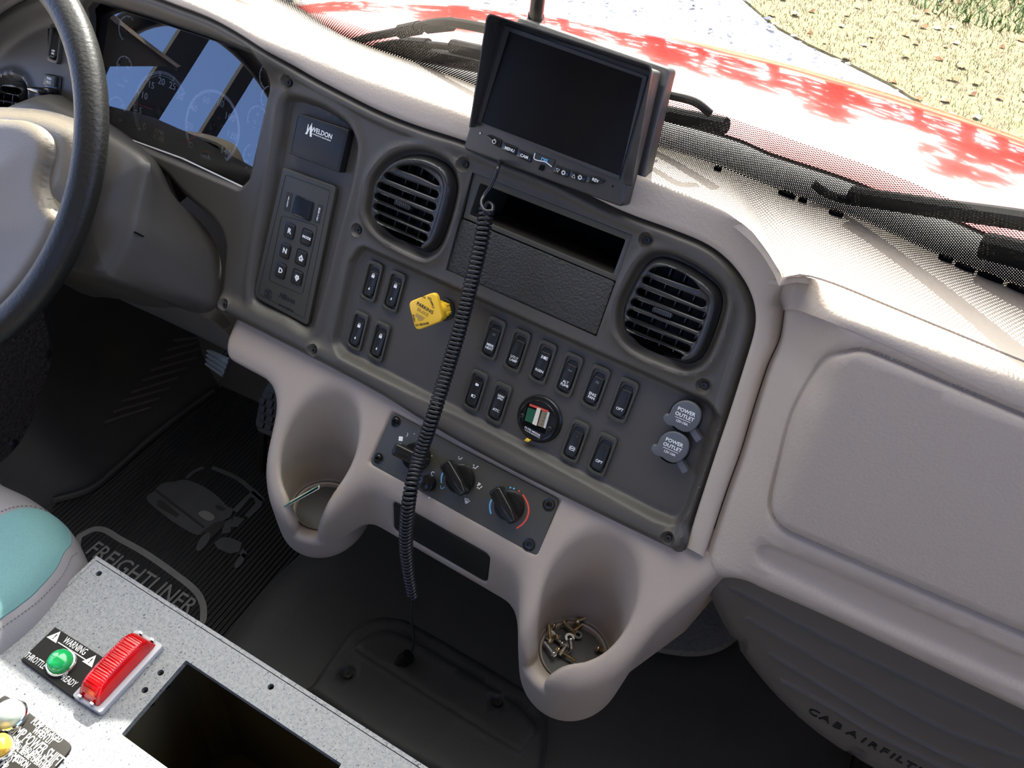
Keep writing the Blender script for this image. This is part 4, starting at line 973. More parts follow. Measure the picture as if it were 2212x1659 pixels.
def fan_shape(x, y, s=1):
    c = on(x, y); q = [c + np.array(k) * s for k in ((-.0034, .0016), (0, .0026), (.0034, .0016), (.0015, -.0012), (-.0015, -.0012), (-.0034, .0016))]; strip(mb, q, .0005, W1 - .0001, W1 + .0001)
    for k in (-1, 0, 1): strip(mb, [c + np.array([k * .0011, -.0030]) * s, c + np.array([k * .0011 + .0003, -.0010]) * s, c + np.array([k * .0011, .0012]) * s], .0004, W1 - .0001, W1 + .0001)
fan_shape(1570, 880); fan_shape(1660, 757, .5); c = on(1298, 855); mb.prism(circ(.0009, 8, c), W1 - .0001, W1 + .0001)
padd(mb, 'white_print', M['white'], th_, H, smooth=0)
def arcp(m, cx, cy, pts, wd, mm, nm, dash=False):
    q = cr([on(*p) for p in pts], 6); m_ = MB()
    if dash:
        for k in range(0, len(q) - 3, 6): strip(m_, q[k:k + 4], wd, W1 - .0001, W1 + .0001)
    else: strip(m_, q, wd, W1 - .0001, W1 + .0001)
    padd(m_, nm, M[mm], th_, H, smooth=0)
arcp(0, 0, 0, [(1750, 868), (1738, 900), (1738, 940), (1746, 972)], .0018, 'blueprint', 'blue_arc')
arcp(0, 0, 0, [(1880, 780), (1905, 787), (1930, 797)], .0018, 'blueprint', 'blue_arc', True)
arcp(0, 0, 0, [(1943, 804), (1962, 818)], .0018, 'redprint', 'red_arc', True)
arcp(0, 0, 0, [(1975, 832), (2003, 880), (2018, 935), (2010, 990), (1980, 1040), (1930, 1078)], .0018, 'redprint', 'red_arc')
arcp(0, 0, 0, [(1396, 675), (1386, 710), (1386, 750)], .0016, 'blueprint', 'blue_arc'); arcp(0, 0, 0, [(1380, 765), (1385, 790), (1410, 778)], .0008, 'blueprint', 'blue_arc')

# ================================================================ what lies in the cups
def kf(x, y, z): return KF.P([x, y - bez0[2], z])[0]
tcard = Fr(kf(LC[0] + .015, .50, .10), KF.x, KF.z)
def card(pts3, m, nm, label, th=.0009):
    A = np.array(pts3); n_ = nz(np.cross(A[1] - A[0], A[2] - A[0])) * th; mb = MB(); mb.add(np.r_[A, A + n_], [(0, 1, 2, 3), (7, 6, 5, 4), (0, 4, 5, 1), (1, 5, 6, 2), (2, 6, 7, 3), (3, 7, 4, 0)])
    o_ = mb.obj(nm, m, smooth=0); return tag(o_, label, 'card')
def atw(px, py, dist): return EYE + ray(px, py) * dist
dA = np.linalg.norm(kf(LC[0] - .02, .545, .11) - EYE)
a_ = hit(604, 1103, kf(0, .5, .113), KF.z); b_ = hit(690, 1056, kf(0, .5, .098), KF.z)
card([a_, b_, b_ + ray(645, 1076) * .055 + np.array([0, .003, .004]), a_ + ray(645, 1076) * .055 + np.array([0, .003, .004])], M['paper'], 'paper_card', 'cream paper card standing in the left cup holder')
a2 = hit(612, 1096, a_, KF.z) ; b2 = hit(689, 1050, b_, KF.z)
card([a2, b2, b2 + ray(645, 1076) * .05, a2 + ray(645, 1076) * .05], M['greencard'], 'paper_card', 'green card tucked behind the cream one in the left cup')

def washer(x, z, y, tilt, az, r, m, lab):
    f = Fr(kf(x, y, z), (math.cos(az), math.sin(az), 0), (0, 0, 1)).tilt(tilt); mb = MB(); mb.lathe([(r * .52, 0), (r, 0), (r, .0012), (r * .52, .0012), (r * .52, 0)], 28)
    V = f.P(np.array(mb.v)); mb.v = [tuple(v) for v in V]; tag(mb.obj('washer', m), lab, 'washer', 'washers in the right cup holder')
def bolt(x, z, y, az, tilt, L, m, lab, hd=.0042, thread=True):
    f = Fr(kf(x, y, z), (math.cos(az), math.sin(az), 0), (0, 0, 1)); r_ = math.radians(tilt)
    ax = f.x * math.cos(r_) + np.array([0, 0, 1]) * math.sin(r_); g = Fr(f.o, np.cross(ax, (0, 0, 1)), ax)
    t = thing('screw', lab, 'screw', g, 'loose screws in the right cup holder')
    mb = MB(); mb.lathe([(.0001, .0030), (hd * .6, .0028), (hd, .0008), (hd, 0), (.0018, 0)], 20); mb.box(-.0018, .0018, -.0004, .0004, .0027, .0032); padd(mb, 'head', m, t, g)
    pr = []
    k = 0
    while k * .0006 < L: pr.append((.0017 if k % 2 else .0021, -k * .0006)); k += 1
    pr.append((.0002, -L - .001)); mb = MB(); mb.lathe(pr, 12); padd(mb, 'shank', m, t, g, smooth=20)
FL = .4865
def cup(px, py, h): # place on the cup floor by picture position
    p = hz(px, py, FL + h) - bez0; return p @ KF.x, p @ KF.z
SCR = [(1196, 1353, 6, 0, .014, 'brass', 'short yellow screw highest in the pile, lying to the left'), (1219, 1350, 160, 0, .016, 'brass', 'yellow screw lying across the top of the pile'), (1246, 1350, 235, 3, .020, 'brass', 'long yellow screw at the top right of the pile'),
       (1238, 1365, 250, 5, .018, 'brass', 'yellow screw pointing down between the two flat washers'), (1202, 1380, 20, 10, .012, 'brass', 'yellow screw leaning on the left washer'), (1187, 1392, 300, 0, .020, 'brass', 'yellow screw at the left edge of the pile'),
       (1214, 1392, 340, 0, .018, 'steel', 'bright zinc screw with coarse thread lying in the middle'), (1206, 1409, 175, 4, .022, 'brass', 'long yellow screw crossing in front of the pile'), (1220, 1403, 80, 25, .012, 'steel', 'silver screw standing on its tip at the front'),
       (1292, 1403, 185, 0, .018, 'brass', 'yellow screw lying alone at the right of the cup floor'), (1195, 1417, 330, 0, .018, 'steel', 'dark zinc screw lowest at the front of the pile'), (1231, 1392, 120, 8, .010, 'steel', 'short silver screw right of the middle')]
for k, (a, b, az, tl, L, m_, lab) in enumerate(SCR):
    x, z = cup(a, b, .004); bolt(x, z, FL + .0052 + .0035 * (k % 3), math.radians(az), tl, L, M[m_], lab)
for k, (a, b, tl, r, lab) in enumerate([(1189, 1373, 25, .0062, 'large silver washer leaning at the left of the screw pile'), (1230, 1380, 6, .0056, 'flat silver washer lying in the open'), (1248, 1372, 10, .0052, 'dull washer right of the open one'),
                                        (1217, 1389, 40, .0044, 'small washer standing between the screws'), (1226, 1409, 50, .0046, 'washer tilted at the front of the pile')]):
    x, z = cup(a, b, .003); washer(x, z, FL + .003 + .002 * (k % 2), tl, k * 1.1, r, M['steel'], lab)
# ================================================================ passenger side: glove compartment moulding
GL = Fr((.065, .5965, .95), (1, -.02, 0), (0, -math.cos(math.radians(11)), math.sin(math.radians(11))))
left_px = [(1694, 668), (1683, 735), (1658, 793), (1629, 880), (1600, 978), (1568, 1068), (1537, 1162), (1523, 1215), (1519, 1245)]
l3 = np.array([P.P([*P.px(a, b), 0])[0] for a, b in left_px]) - GL.o
leftG = np.stack([l3 @ GL.x, l3 @ GL.y, l3 @ GL.z], 1); leftG[-1, 2] = -.008; leftG = cr(leftG, 6)
low_px = [(1524, 1264), (1545, 1270), (1580, 1266), (1610, 1270), (1650, 1287), (1777, 1343), (1900, 1401), (2212, 1551), (2450, 1668)]
top_px = [(2450, 968), (2212, 872), (2050, 800), (1900, 730), (1800, 690), (1745, 670), (1715, 663), (1700, 662)]
lowG = cr(run_on(GL.pts(low_px), .91), 5)
def up_to(px_, u): return list(run_on(GL.pts(px_), u)[-1:])
side_px = left_px + low_px
door = cr(list(GL.pts([(1661, 1095), (1671, 1126), (1700, 1148), (1740, 1166), (1883, 1229), (2212, 1371)])) + up_to([(1883, 1229), (2212, 1371)], .78) + up_to([(1883, 1200), (2212, 1330)], .81) + up_to([(1898, 800), (2212, 940)], .81) + up_to([(1898, 768), (2212, 900)], .78) + list(GL.pts([(2212, 900), (2006, 813), (1898, 768), (1861.7, 757), (1825.5, 762), (1789, 780), (1753, 827), (1702.5, 921), (1674, 1030)])), 5, True)
han = cr(list(GL.pts([(1633, 1190), (1657, 1179.6), (1687, 1188.6), (1853, 1259), (2212, 1418.7)])) + up_to([(1853, 1259), (2212, 1418.7)], .70) + up_to([(1853, 1290), (2212, 1455)], .73) + up_to([(1883, 1343.5), (2212, 1491)], .70) + list(GL.pts([(2212, 1491), (1883, 1343.5), (1732.5, 1268), (1657, 1232), (1634, 1212)])), 5, True)
def glove_w(p):
    w = np.zeros(len(p)); dl = dline(p, leftG[:, :2]); we = np.interp(p[:, 1], leftG[::-1, 1], leftG[::-1, 2]); w += we * (1 - sst(dl, -.004, .062))
    ds = dline(p, lowG); w -= .010 * (1 - sst(ds, 0, .016)) ** 2
    w -= .006 * (1 - sst(dl, 0, .010)) ** 2
    d = sdf(p, door); w -= .0050 * np.exp(-((d) / .0024) ** 2); w += .0020 * (1 - sst(d, -.004, 0))
    h = sdf(p, han); w -= .0055 * (1 - sst(h, -.006, .0015))
    return w
def glpx(a, b):
    w = 0
    for _ in range(12): q = GL.px(a, b, w); w = .5 * w + .5 * float(glove_w(np.array([q]))[0])
    return q
topG = np.array([glpx(a, b) for a, b in top_px]); topG = np.array(run_on(topG[::-1], .91)[::-1]); gp_ = np.concatenate([leftG[:, :2], lowG, topG])
mb = relief(gp_, [], glove_w, .0075, [resamp(inset(ccw(door), d), 620, True) for d in (-.0045, -.0025, -.0012, 0, .0012, .0025, .0045)] + [resamp(inset(ccw(han), d), 300, True) for d in (-.0015, .001, .0035, .006)] + [resamp(inset(ccw(gp_), d), 300, True) for d in (.003, .007, .012)], skirt=0)
tgl = thing('glove_compartment', 'light taupe glove compartment moulding with a rounded door and long handle recess', 'glove compartment', GL.uv(.1, -.1))
padd(mb, 'door_moulding', M['pad'], tgl, GL, smooth=60)
A = resamp(np.concatenate([leftG[:1, :2], cr(topG[::-1], 5)]), 120); A3 = GL.P(np.c_[A, glove_w(A)]) - GL.y * .003 + GL.z * .0004
gs_r = np.array(cr(gs, 6)); B3 = resamp(gs_r, 120) + np.array([0, -.0015, -.0015])
cA = A3 + GL.y * np.maximum(((B3 - A3) @ GL.y), .004)[:, None] * .98 + GL.z * .002
rows = [A3]
for k in range(1, 13): t = k / 12; rows.append((1 - t) ** 2 * A3 + 2 * t * (1 - t) * cA + t * t * B3)
rows.append(B3 + np.array([0, .003, -.008]))
rows = [np.concatenate([r_[:1] + np.array([-.009, .003, -.006]), r_]) for r_ in rows]
mb = MB(); mb.loft(rows); mb.obj('top_roll', M['pad'], tgl, world=True, smooth=180)
# underside lip
q = lowG; a = GL.P(np.c_[q, glove_w(q)]); mb = MB(); mb.loft([a, a - GL.z * .012 - np.array([0, 0, .006]), a - GL.z * .05 - np.array([0, 0, .004])]); mb.obj('lower_lip', M['pad'], tgl, world=True)

# lower kick panel with ribs and moulded lettering
KP = Fr(GL.P([*GL.px(1900, 1401), -.03])[0], (1, .02, 0), (0, -1, .10))
kpx = [(1500, 1230), (1527, 1290), (1545, 1330), (1575, 1385), (1620, 1450), (1680, 1520), (1760, 1592), (1850, 1650), (1990, 1730), (2300, 1880), (2500, 1930), (2500, 1650), (2212, 1490), (1777, 1290), (1650, 1240), (1560, 1200)]
kq = np.concatenate([cr(KP.pts(kpx[:9]), 4), [KP.px(2300, 1880), np.array([.90, KP.px(2300, 1880)[1]]), np.array([.90, KP.px(1900, 1345)[1]])], KP.pts(kpx[13:])])
ribs = [[(1585, 1272), (1640, 1302), (1700, 1335), (1850, 1412), (2212, 1586), (2480, 1715)], [(1617, 1338), (1700, 1385), (1850, 1470), (2044, 1577), (2212, 1640), (2480, 1780)], [(1662, 1412), (1750, 1465), (1900, 1555), (2050, 1634), (2140, 1672), (2400, 1800)], [(1700, 1475), (1800, 1530), (1900, 1590), (2040, 1659), (2300, 1790)]]
ribP = [cr(run_on(KP.pts(r[:-1]), .86), 4) for r in ribs]; hol = [KP.px(1593, 1397), KP.px(1846, 1632)]
def kick_w(p):
    w = np.zeros(len(p)); de = -sdf(p, kq); w -= .008 * (1 - sst(de, 0, .012)) ** 2
    for r in ribP: w += .0030 * np.exp(-(dline(p, r) / .0016) ** 2)
    for h in hol: w -= .006 * (1 - sst(np.hypot((p[:, 0] - h[0]) / 1.0, (p[:, 1] - h[1]) / 1.25), .006, .010))
    return w
rg = []
for r in ribP:
    T = np.gradient(r, axis=0); T /= np.linalg.norm(T, axis=1)[:, None]; Nm = np.stack([-T[:, 1], T[:, 0]], 1)
    rg += [resamp(r + Nm * k, 160) for k in (-.004, -.0024, -.0012, 0, .0012, .0024, .004)]
rg += [circ(r_, 20, h) for h in hol for r_ in (.004, .007, .010)]
mb = relief(kq, [], kick_w, .009, rg, skirt=.02)
tkp = thing('kick_panel', 'dark ribbed kick panel with moulded lettering under the glove compartment', 'kick panel', KP)
padd(mb, 'ribbed_panel', M['kick'], tkp, KP, smooth=60)
mb = MB(); z4 = lambda x, y: KP.px(x / 3.324 + 1552, y / 3.324 + 1160, .001)
e = z4(1380, 1650) - z4(670, 1265); r = math.degrees(math.atan2(e[1], e[0]))
for ch, x, y in zip('CABAIRFILTER', (682, 768, 856, 962, 1042, 1112, 1190, 1250, 1305, 1375, 1450, 1520), (1264, 1310, 1360, 1419, 1464, 1502, 1542, 1577, 1602, 1642, 1682, 1722)):
    c = z4(x, y); put(mb, text_mb(ch, .0095, .01, .0006, sx=1.25), c[0], c[1], .0006, r)
padd(mb, 'moulded_lettering', M['black'], tkp, KP, smooth=0)

# round felt patch beside the console
fp = [hz(a, b, .20) for a, b in cr([(1330, 1330), (1370, 1385), (1440, 1405), (1500, 1411), (1550, 1403), (1590, 1380), (1625, 1340), (1600, 1270), (1500, 1220), (1380, 1250)], 5, True)]
mb = MB(); f = Fr((0, 0, .19), (1, 0, 0), (0, 0, 1)); mb.prism(np.array(fp)[:, :2], 0, .012, .003); V = f.P(np.array(mb.v)); mb.v = [tuple(v) for v in V]
tag(mb.obj('felt_pad', M['felt']), 'round grey felt pad between the lower console and the kick panel', 'pad')
# ================================================================ floor, tunnel, mats
def slab(pts, z0, z1, name, m, bev=0, parent=None):
    mb = MB(); mb.prism(pts, z0, z1, bev); return mb.obj(name, m, parent, world=parent is not None)
fl = MB(); fl.box(-1.5, 1.1, -.95, 1.45, -.04, 0); fo_ = fl.obj('floor', M['rubber'], smooth=0); tag(fo_, kind='structure')
def ribmat(base, name, scale, dist=.0022, dirx=True):
    m = base.copy(); m.name = name; t = m.node_tree; b = t.nodes['Principled BSDF']; w = t.nodes.new('ShaderNodeTexWave'); w.bands_direction = 'X' if dirx else 'Y'; w.inputs['Scale'].default_value = scale; w.inputs['Distortion'].default_value = 0
    tc = t.nodes.new('ShaderNodeTexCoord'); t.links.new(tc.outputs['Object'], w.inputs['Vector']); bp = t.nodes.new('ShaderNodeBump'); bp.inputs['Distance'].default_value = dist; bp.inputs['Strength'].default_value = 1
    t.links.new(w.outputs['Fac'], bp.inputs['Height']); t.links.new(bp.outputs[0], b.inputs['Normal']); return m
M['ribbed'] = ribmat(M['mat'], 'ribbed floor mat rubber', 34, .003); M['ribbed2'] = ribmat(M['rubber'], 'ribbed passenger mat rubber', 22, .004)
ZM = .012
mp = [(116, 1081), (193, 1058), (251, 1015), (328, 946), (424, 872), (463, 845), (520, 800), (640, 700), (760, 700), (830, 800), (700, 1175), (640, 1235), (505, 1373), (420, 1480), (250, 1600), (60, 1500), (80, 1200)]
mq = np.array([hz(a, b, ZM)[:2] for a, b in mp])
tm = thing('driver_floor_mat', 'black ribbed driver floor mat with a printed truck picture and an oval of lettering', 'floor mat', Fr((*mq.mean(0), 0), (1, 0, 0), (0, 0, 1)))
mb = MB(); mb.prism(rnd(mq, .02), .001, ZM, .004); mb.obj('mat_sheet', M['ribbed'], tm, world=True)
mb = MB(); L = cr([hz(a, b, ZM + .004) for a, b in mp[:6]], 5); mb.tube(L, .007, 8); mb.obj('mat_edge', M['rubber'], tm, world=True)
zb = lambda x, y: hz(x / 2.592, y / 2.592 + 560, ZM)[:2]
z8 = lambda x, y: hz(x / 3.324, y / 3.324 + 1160, ZM)[:2]
mb = MB(); tp_ = ZM + .0012
hood_ = [(862, 1300), (905, 1258), (970, 1248), (1040, 1236), (1125, 1268), (1180, 1300), (1235, 1345), (1272, 1385), (1302, 1400), (1292, 1440), (1255, 1462), (1215, 1478), (1150, 1520), (1105, 1545), (1000, 1490), (930, 1440), (820, 1345)]
mb.prism(cr([zb(*p) for p in hood_], 3, True), ZM, tp_)
mb.prism([zb(*p) for p in [(1300, 1402), (1405, 1305), (1420, 1300), (1470, 1345), (1465, 1385), (1395, 1450), (1370, 1435), (1430, 1370), (1425, 1340), (1405, 1330), (1330, 1420)]], ZM, tp_)
for L_, w in (([(1045, 1228), (1080, 1195), (1140, 1166)], 10), ([(1190, 1168), (1260, 1195), (1340, 1235), (1410, 1292)], 12), ([(1410, 1292), (1450, 1330), (1472, 1350)], 14)):
    strip(mb, cr([zb(*p) for p in L_], 4), w / 2592 * 1.9, ZM, tp_)
for pl in ([(1200, 1590), (1240, 1560), (1290, 1560), (1355, 1590), (1340, 1640), (1290, 1650), (1220, 1620)], [(1310, 1440), (1370, 1455), (1330, 1500), (1290, 1500)], [(1255, 1470), (1300, 1455), (1290, 1530), (1240, 1540)], [(1340, 1650), (1360, 1620), (1385, 1650), (1370, 1680)]):
    mb.prism([zb(*p) for p in pl], ZM, tp_)
for c_, a_, b_ in (((1140, 1582), 62, 24), ((1345, 1690), 50, 18)):
    q = []
    for k in range(20):
        t = 2 * PI * k / 20; dx = a_ * math.cos(t) * .57 - b_ * math.sin(t) * .8; dy = -a_ * math.cos(t) * .82 - b_ * math.sin(t) * .57; q.append(zb(c_[0] + dx, c_[1] + dy))
    mb.prism(q, ZM, tp_)
mb.obj('truck_picture', M['truckprint'], tm, world=True, smooth=0)
mb = MB()
for pl in ([(880, 1352), (905, 1352), (1005, 1430), (990, 1450), (880, 1385)], [(862, 1298), (880, 1292), (1150, 1500), (1140, 1512)], [(1208, 1380), (1235, 1382), (1265, 1400), (1240, 1412), (1210, 1400)], [(1120, 1536), (1200, 1478), (1262, 1462), (1250, 1500), (1190, 1560), (1170, 1530)]): mb.prism([zb(*p) for p in pl], tp_ - .0002, tp_ + .0005)
mb.obj('picture_gaps', M['mat'], tm, world=True, smooth=0)
mb = MB(); mb.prism(cr([zb(*p) for p in [(1112, 1430), (1130, 1412), (1165, 1415), (1200, 1440), (1195, 1460), (1160, 1465)]], 3, True), tp_, tp_ + .0004); 
ov = [(567, 10), (600, -20), (680, -55), (760, -45), (860, 15), (1050, 122), (1250, 262), (1395, 378), (1452, 470), (1462, 560), (1440, 620), (1300, 640), (1100, 560), (800, 400), (620, 230), (560, 100)]
ring = cr([z8(*p) for p in ov], 5, True); strip(mb, ring, .0115, ZM, tp_, True)
mb.obj('oval_border', M['matprint'], tm, world=True, smooth=0)
b0_, b1_ = z8(610, 112), z8(1345, 560); d_ = nz(b1_ - b0_); r = math.degrees(math.atan2(d_[1], d_[0])); k = text_mb('FREIGHTLINER', 1, .012, .0006); Vx = np.array(k.v); wdt = Vx[:, 0].max() - Vx[:, 0].min()
hgt = .031; sc = np.linalg.norm(b1_ - b0_) / (wdt * hgt)
V = Vx * np.array([hgt * sc, hgt, 1]); k.v = [tuple(v) for v in V]; mb = MB(); c = (b0_ + b1_) / 2; c = c + np.array([-d_[1], d_[0]]) * hgt * .42
put(mb, k, c[0], c[1], tp_ - .0002, r); mb.obj('mat_lettering', M['matprint'], tm, world=True, smooth=0)

# engine tunnel: soft-shouldered hump in the middle of the floor
foot = [hz(a, b, .002) for a, b in [(330, 1640), (505, 1385), (600, 1280), (690, 1195), (800, 1060), (920, 900)]]
tunL = resamp(cr(foot, 6), 50); xs = tunL
rows = [tunL + np.array([-.004, 0, -.006]), tunL]
for dx, z in ((.012, .05), (.030, .10), (.055, .135), (.09, .155), (.14, .165)): rows.append(tunL + np.array([dx, 0, z]))
r0 = rows[-1].copy(); rr0 = r0.copy(); rr0[:, 0] = .25; rr0[:, 2] = .165; rows.append(rr0)
for dx, z in ((.035, .155), (.06, .12), (.075, .07), (.085, 0)): q = rr0.copy(); q[:, 0] = .25 + dx; q[:, 2] = z; rows.append(q)
mb = MB(); mb.loft(rows); tun = mb.obj('engine_tunnel', M['rubber'], smooth=60); tag(tun, 'black rubber covered tunnel running under the lower console', 'tunnel')
TZ = .166
TF = Fr((0, 0, TZ), (1, 0, 0), (0, 0, 1))
cp_ = cr(TF.pts([(660, 1500), (672, 1482), (732, 1395), (768, 1353), (811, 1335), (862, 1336), (901, 1352), (1021, 1422), (1111, 1476), (1165, 1508), (1183, 1545), (1181, 1629), (1160, 1700), (1100, 1730), (900, 1660)]), 4, True)
inn_ = cr(TF.pts([(768, 1419), (765, 1408), (781, 1392), (830, 1372), (900, 1395), (1100, 1520), (1145, 1560), (1160, 1590), (1144, 1615), (1129, 1635), (1111, 1635), (949, 1536)]), 4, True)
sh = [TF.px(753, 1461), TF.px(1074, 1525)]
def cov_w(p):
    d = -sdf(p, cp_); w = .012 * sst(d, 0, .012); w += .007 * (1 - sst(sdf(p, inn_), -.006, 0))
    for s in sh: w -= .008 * (1 - sst(np.hypot(*(p - s).T), .008, .013))
    return w
mb = relief(cp_, [], cov_w, .009, [resamp(inset(ccw(cp_), d), 120, True) for d in (.003, .006, .010)] + [resamp(inset(ccw(inn_), d), 120, True) for d in (0, .003, .006)] + [circ(r_, 18, s) for s in sh for r_ in (.004, .008, .0105, .013)], skirt=.004)
tcv = thing('tunnel_cover', 'black access cover with two sunken screws on the tunnel', 'cover', TF.at(900, 1500)); padd(mb, 'cover_plate', M['rubber'], tcv, TF, smooth=60)
for s in sh: mb = MB(); torx(mb, .006); padd(mb, 'screw', M['screw'], tcv, TF.uv(s[0], s[1], float(cov_w(np.array([s]))[0]) + .002))

# passenger side ribbed mat
pq = np.array([hz(a, b, .012)[:2] for a, b in [(1650, 1480), (1640, 1520), (1600, 1700), (1590, 1800), (2300, 1950), (2300, 1500), (1900, 1300)]])
mb = MB(); mb.prism(pq, .001, .014, .004); o_ = mb.obj('passenger_floor_mat', M['ribbed2']); tag(o_, 'black ribbed floor mat on the passenger side, lower right', 'floor mat')

# left side of the driver footwell
A = resamp(cr([hz(a, b, .01) for a, b in [(60, 1100), (116, 1078), (193, 1055), (251, 1012), (328, 943), (424, 869), (520, 795), (640, 700)]], 5), 60)
rows = [A + np.array([.01, 0, -.02]), A]
for dx, z in ((-.02, .015), (-.06, .05), (-.10, .11), (-.125, .2), (-.14, .32), (-.15, .62)): q = A.copy(); q[:, 0] += dx; q[:, 2] += z; rows.append(q)
mb = MB(); mb.loft(rows)
tfw = thing('footwell_lining', 'black rubber lining at the left of the driver footwell with slanting ribs', 'lining', Fr(A.mean(0), (1, 0, 0), (0, 0, 1))); lo_ = mb.obj('lining_sheet', M['rubber'], tfw, world=True, smooth=60, flip=True)
from mathutils.bvhtree import BVHTree
bvh = BVHTree.FromPolygons([Vector(v) for v in mb.v], mb.f)
Am = A.mean(0)
def side_hit(px, py):      # on the sloping side of the footwell
    r_ = bvh.ray_cast(Vector(EYE), Vector(ray(px, py))); return np.array(r_[0]) if r_[0] is not None else None
rbs = [[(375, 735), (437, 728)], [(360, 757), (440, 735)], [(345, 778), (440, 750)], [(325, 800), (425, 772)], [(305, 823), (405, 793)], [(282, 848), (385, 815)], [(262, 868), (365, 838)], [(245, 890), (345, 860)], [(225, 913), (325, 880)]]
for a, b in rbs:
    L_ = [side_hit(a[0] + (b[0] - a[0]) * k / 5, a[1] + (b[1] - a[1]) * k / 5) for k in range(6)]; L_ = [q for q in L_ if q is not None]
    if len(L_) < 2: continue
    mb = MB(); mb.tube(L_, .0032, 8); mb.obj('rib', M['kick'], tfw, world=True)
# carpeted door base panel far left
cpn = Fr(hz(60, 860, .30) , (0, 1, 0), (1, 0, .5)); cq = cr(cpn.pts([(-25, 690), (40, 650), (88, 660), (97, 690), (108, 735), (113, 768), (95, 830), (70, 905), (40, 960), (0, 1000), (-40, 1015), (-60, 900)]), 3, True)
tdo = thing('door_base_panel', 'dark carpeted panel at the left edge behind the steering wheel', 'door panel', cpn)
mb = relief(cq, [], None, .03, [], skirt=.02); padd(mb, 'carpet_face', M['carpet'], tdo, cpn)
for a, b in ((104, 763), (29, 957)): c = cpn.px(a, b); mb = MB(); mb.lathe([(.007, -.001), (.007, .002), (.004, .003), (.0001, .003)], 20); padd(mb, 'stud', M['black'], tdo, cpn.uv(c[0], c[1], 0))

# toe board and pedals
tb_ = MB(); tb_.add([(-1.45, .98, 0), (1.05, .98, 0), (1.05, 1.20, .45), (-1.45, 1.20, .45), (1.05, .97, .80), (-1.45, .97, .80)], [(0, 1, 2, 3), (3, 2, 4, 5)]); o_ = tb_.obj('wall_front', M['rubber'], smooth=0); tag(o_, kind='structure')
pd = Fr(hz(470, 785, .20), nz((1, -.1, 0)), nz((0, -.8, .75)))
tpd = thing('brake_pedal', 'small worn metal faced brake pedal in the dark footwell', 'pedal', pd)
q = pd.pts([(449, 753), (496, 773), (480, 816), (444, 790)]); mb = MB(); mb.prism(rnd(q, .004), -.012, 0, .002)
for k in range(4):
    a = q[0] * (1 - (k + .5) / 4) + q[3] * (k + .5) / 4; b = q[1] * (1 - (k + .5) / 4) + q[2] * (k + .5) / 4; strip(mb, [a, b], .004, -.001, .003)
padd(mb, 'pedal_pad', mat('worn pedal metal', (.20, .21, .20), .4, metal=.4), tpd, pd); mb = MB(); mb.tube(pd.P([(0, .01, -.01), (.01, .08, -.03), (.02, .30, -.05)]), .008, 8); mb.obj('pedal_arm', M['black'], tpd, world=True)
ac = Fr(hz(570, 900, .14), nz((1, .1, 0)), nz((-.1, -.7, .75)))
tac = thing('accelerator_pedal', 'black studded accelerator pedal half hidden by the left cup holder', 'pedal', ac)
q = ac.pts([(577, 826), (640, 815), (640, 960), (590, 946), (556, 932), (550, 915), (556, 880), (566, 845)]); mb = MB(); mb.prism(rnd(q, .01), -.015, 0, .004); padd(mb, 'pedal_pad', M['rubber'], tac, ac)
for i in range(6):
    for j in range(3):
        c = ac.px(567 + j * 17 + 0 * i - (3 if i > 3 else 0), 850 + i * 17 + j * 5, 0)
        if sdf(np.array([c]), q)[0] < -.004: mb = MB(); mb.prism(rect(.013, .012, .002, 2, c), -.001, .0035, .001); padd(mb, 'stud', M['mat'], tac, ac)
mb = MB(); mb.tube(ac.P([(0, -.02, -.012), (0, -.10, -.06), (0, -.13, -.12)]), .010, 8); mb.obj('pedal_arm', M['black'], tac, world=True)
# ================================================================ steering wheel and column
wc = np.array([-.936, .519, .840]); wn = nz((-.11, -.773, .624)); wr = .2255
WH = Fr(wc, np.cross((0, 0, 1), wn) * -1 if np.cross((0, 0, 1), wn)[0] < 0 else np.cross((0, 0, 1), wn), wn)
tw_ = thing('steering_wheel', 'black leather grained steering wheel with a taupe airbag hub', 'steering wheel', WH)
mb = MB(); n = 220; V = []; Fs = []; m_ = 20
for i in range(n):
    a = 2 * PI * i / n; rad = np.array([math.cos(a), math.sin(a), 0])
    for k in range(m_):
        b = 2 * PI * k / m_; r1 = .0168 + .0010 * math.cos(2 * b); lip = .0016 * math.exp(-((b - .35) / .10) ** 2)
        V.append(rad * (wr + (r1 + lip) * math.cos(b)) + np.array([0, 0, (r1 + lip) * math.sin(b)]))
for i in range(n):
    for k in range(m_): Fs.append((i * m_ + k, ((i + 1) % n) * m_ + k, ((i + 1) % n) * m_ + (k + 1) % m_, i * m_ + (k + 1) % m_))
mb.add(V, Fs); padd(mb, 'rim', M['wheel'], tw_, WH, smooth=180)
hp = cr(WH.pts([(-300, 225), (-60, 222), (28, 224), (84, 231), (134, 247), (160, 268), (166, 330), (150, 405), (118, 472), (70, 555), (15, 640), (-70, 735), (-300, 850)], -.035), 4, True)
def hub_w(p): d = -sdf(p, hp); return -.050 + .016 * sst(d, 0, .02) + .010 * sst(d, .02, .12)
mb = relief(hp, [], hub_w, .008, [resamp(inset(ccw(hp), d), 140, True) for d in (.003, .007, .012, .018)], skirt=.03); padd(mb, 'spoke_cover', M['hub'], tw_, WH, smooth=60)
ap = cr(WH.pts([(-350, 245), (-100, 246), (0, 251), (36, 254), (70, 268), (92, 290), (98, 312), (95, 340), (87, 366), (84, 395), (92, 425), (110, 455), (118, 475), (90, 540), (20, 640), (-100, 740), (-350, 800)], -.02), 4, True)
def air_w(p): d = -sdf(p, ap); return -.033 + .013 * np.sqrt(np.clip(1 - (1 - np.clip(d / .016, 0, 1)) ** 2, 0, 1)) + .010 * sst(d, .01, .12)
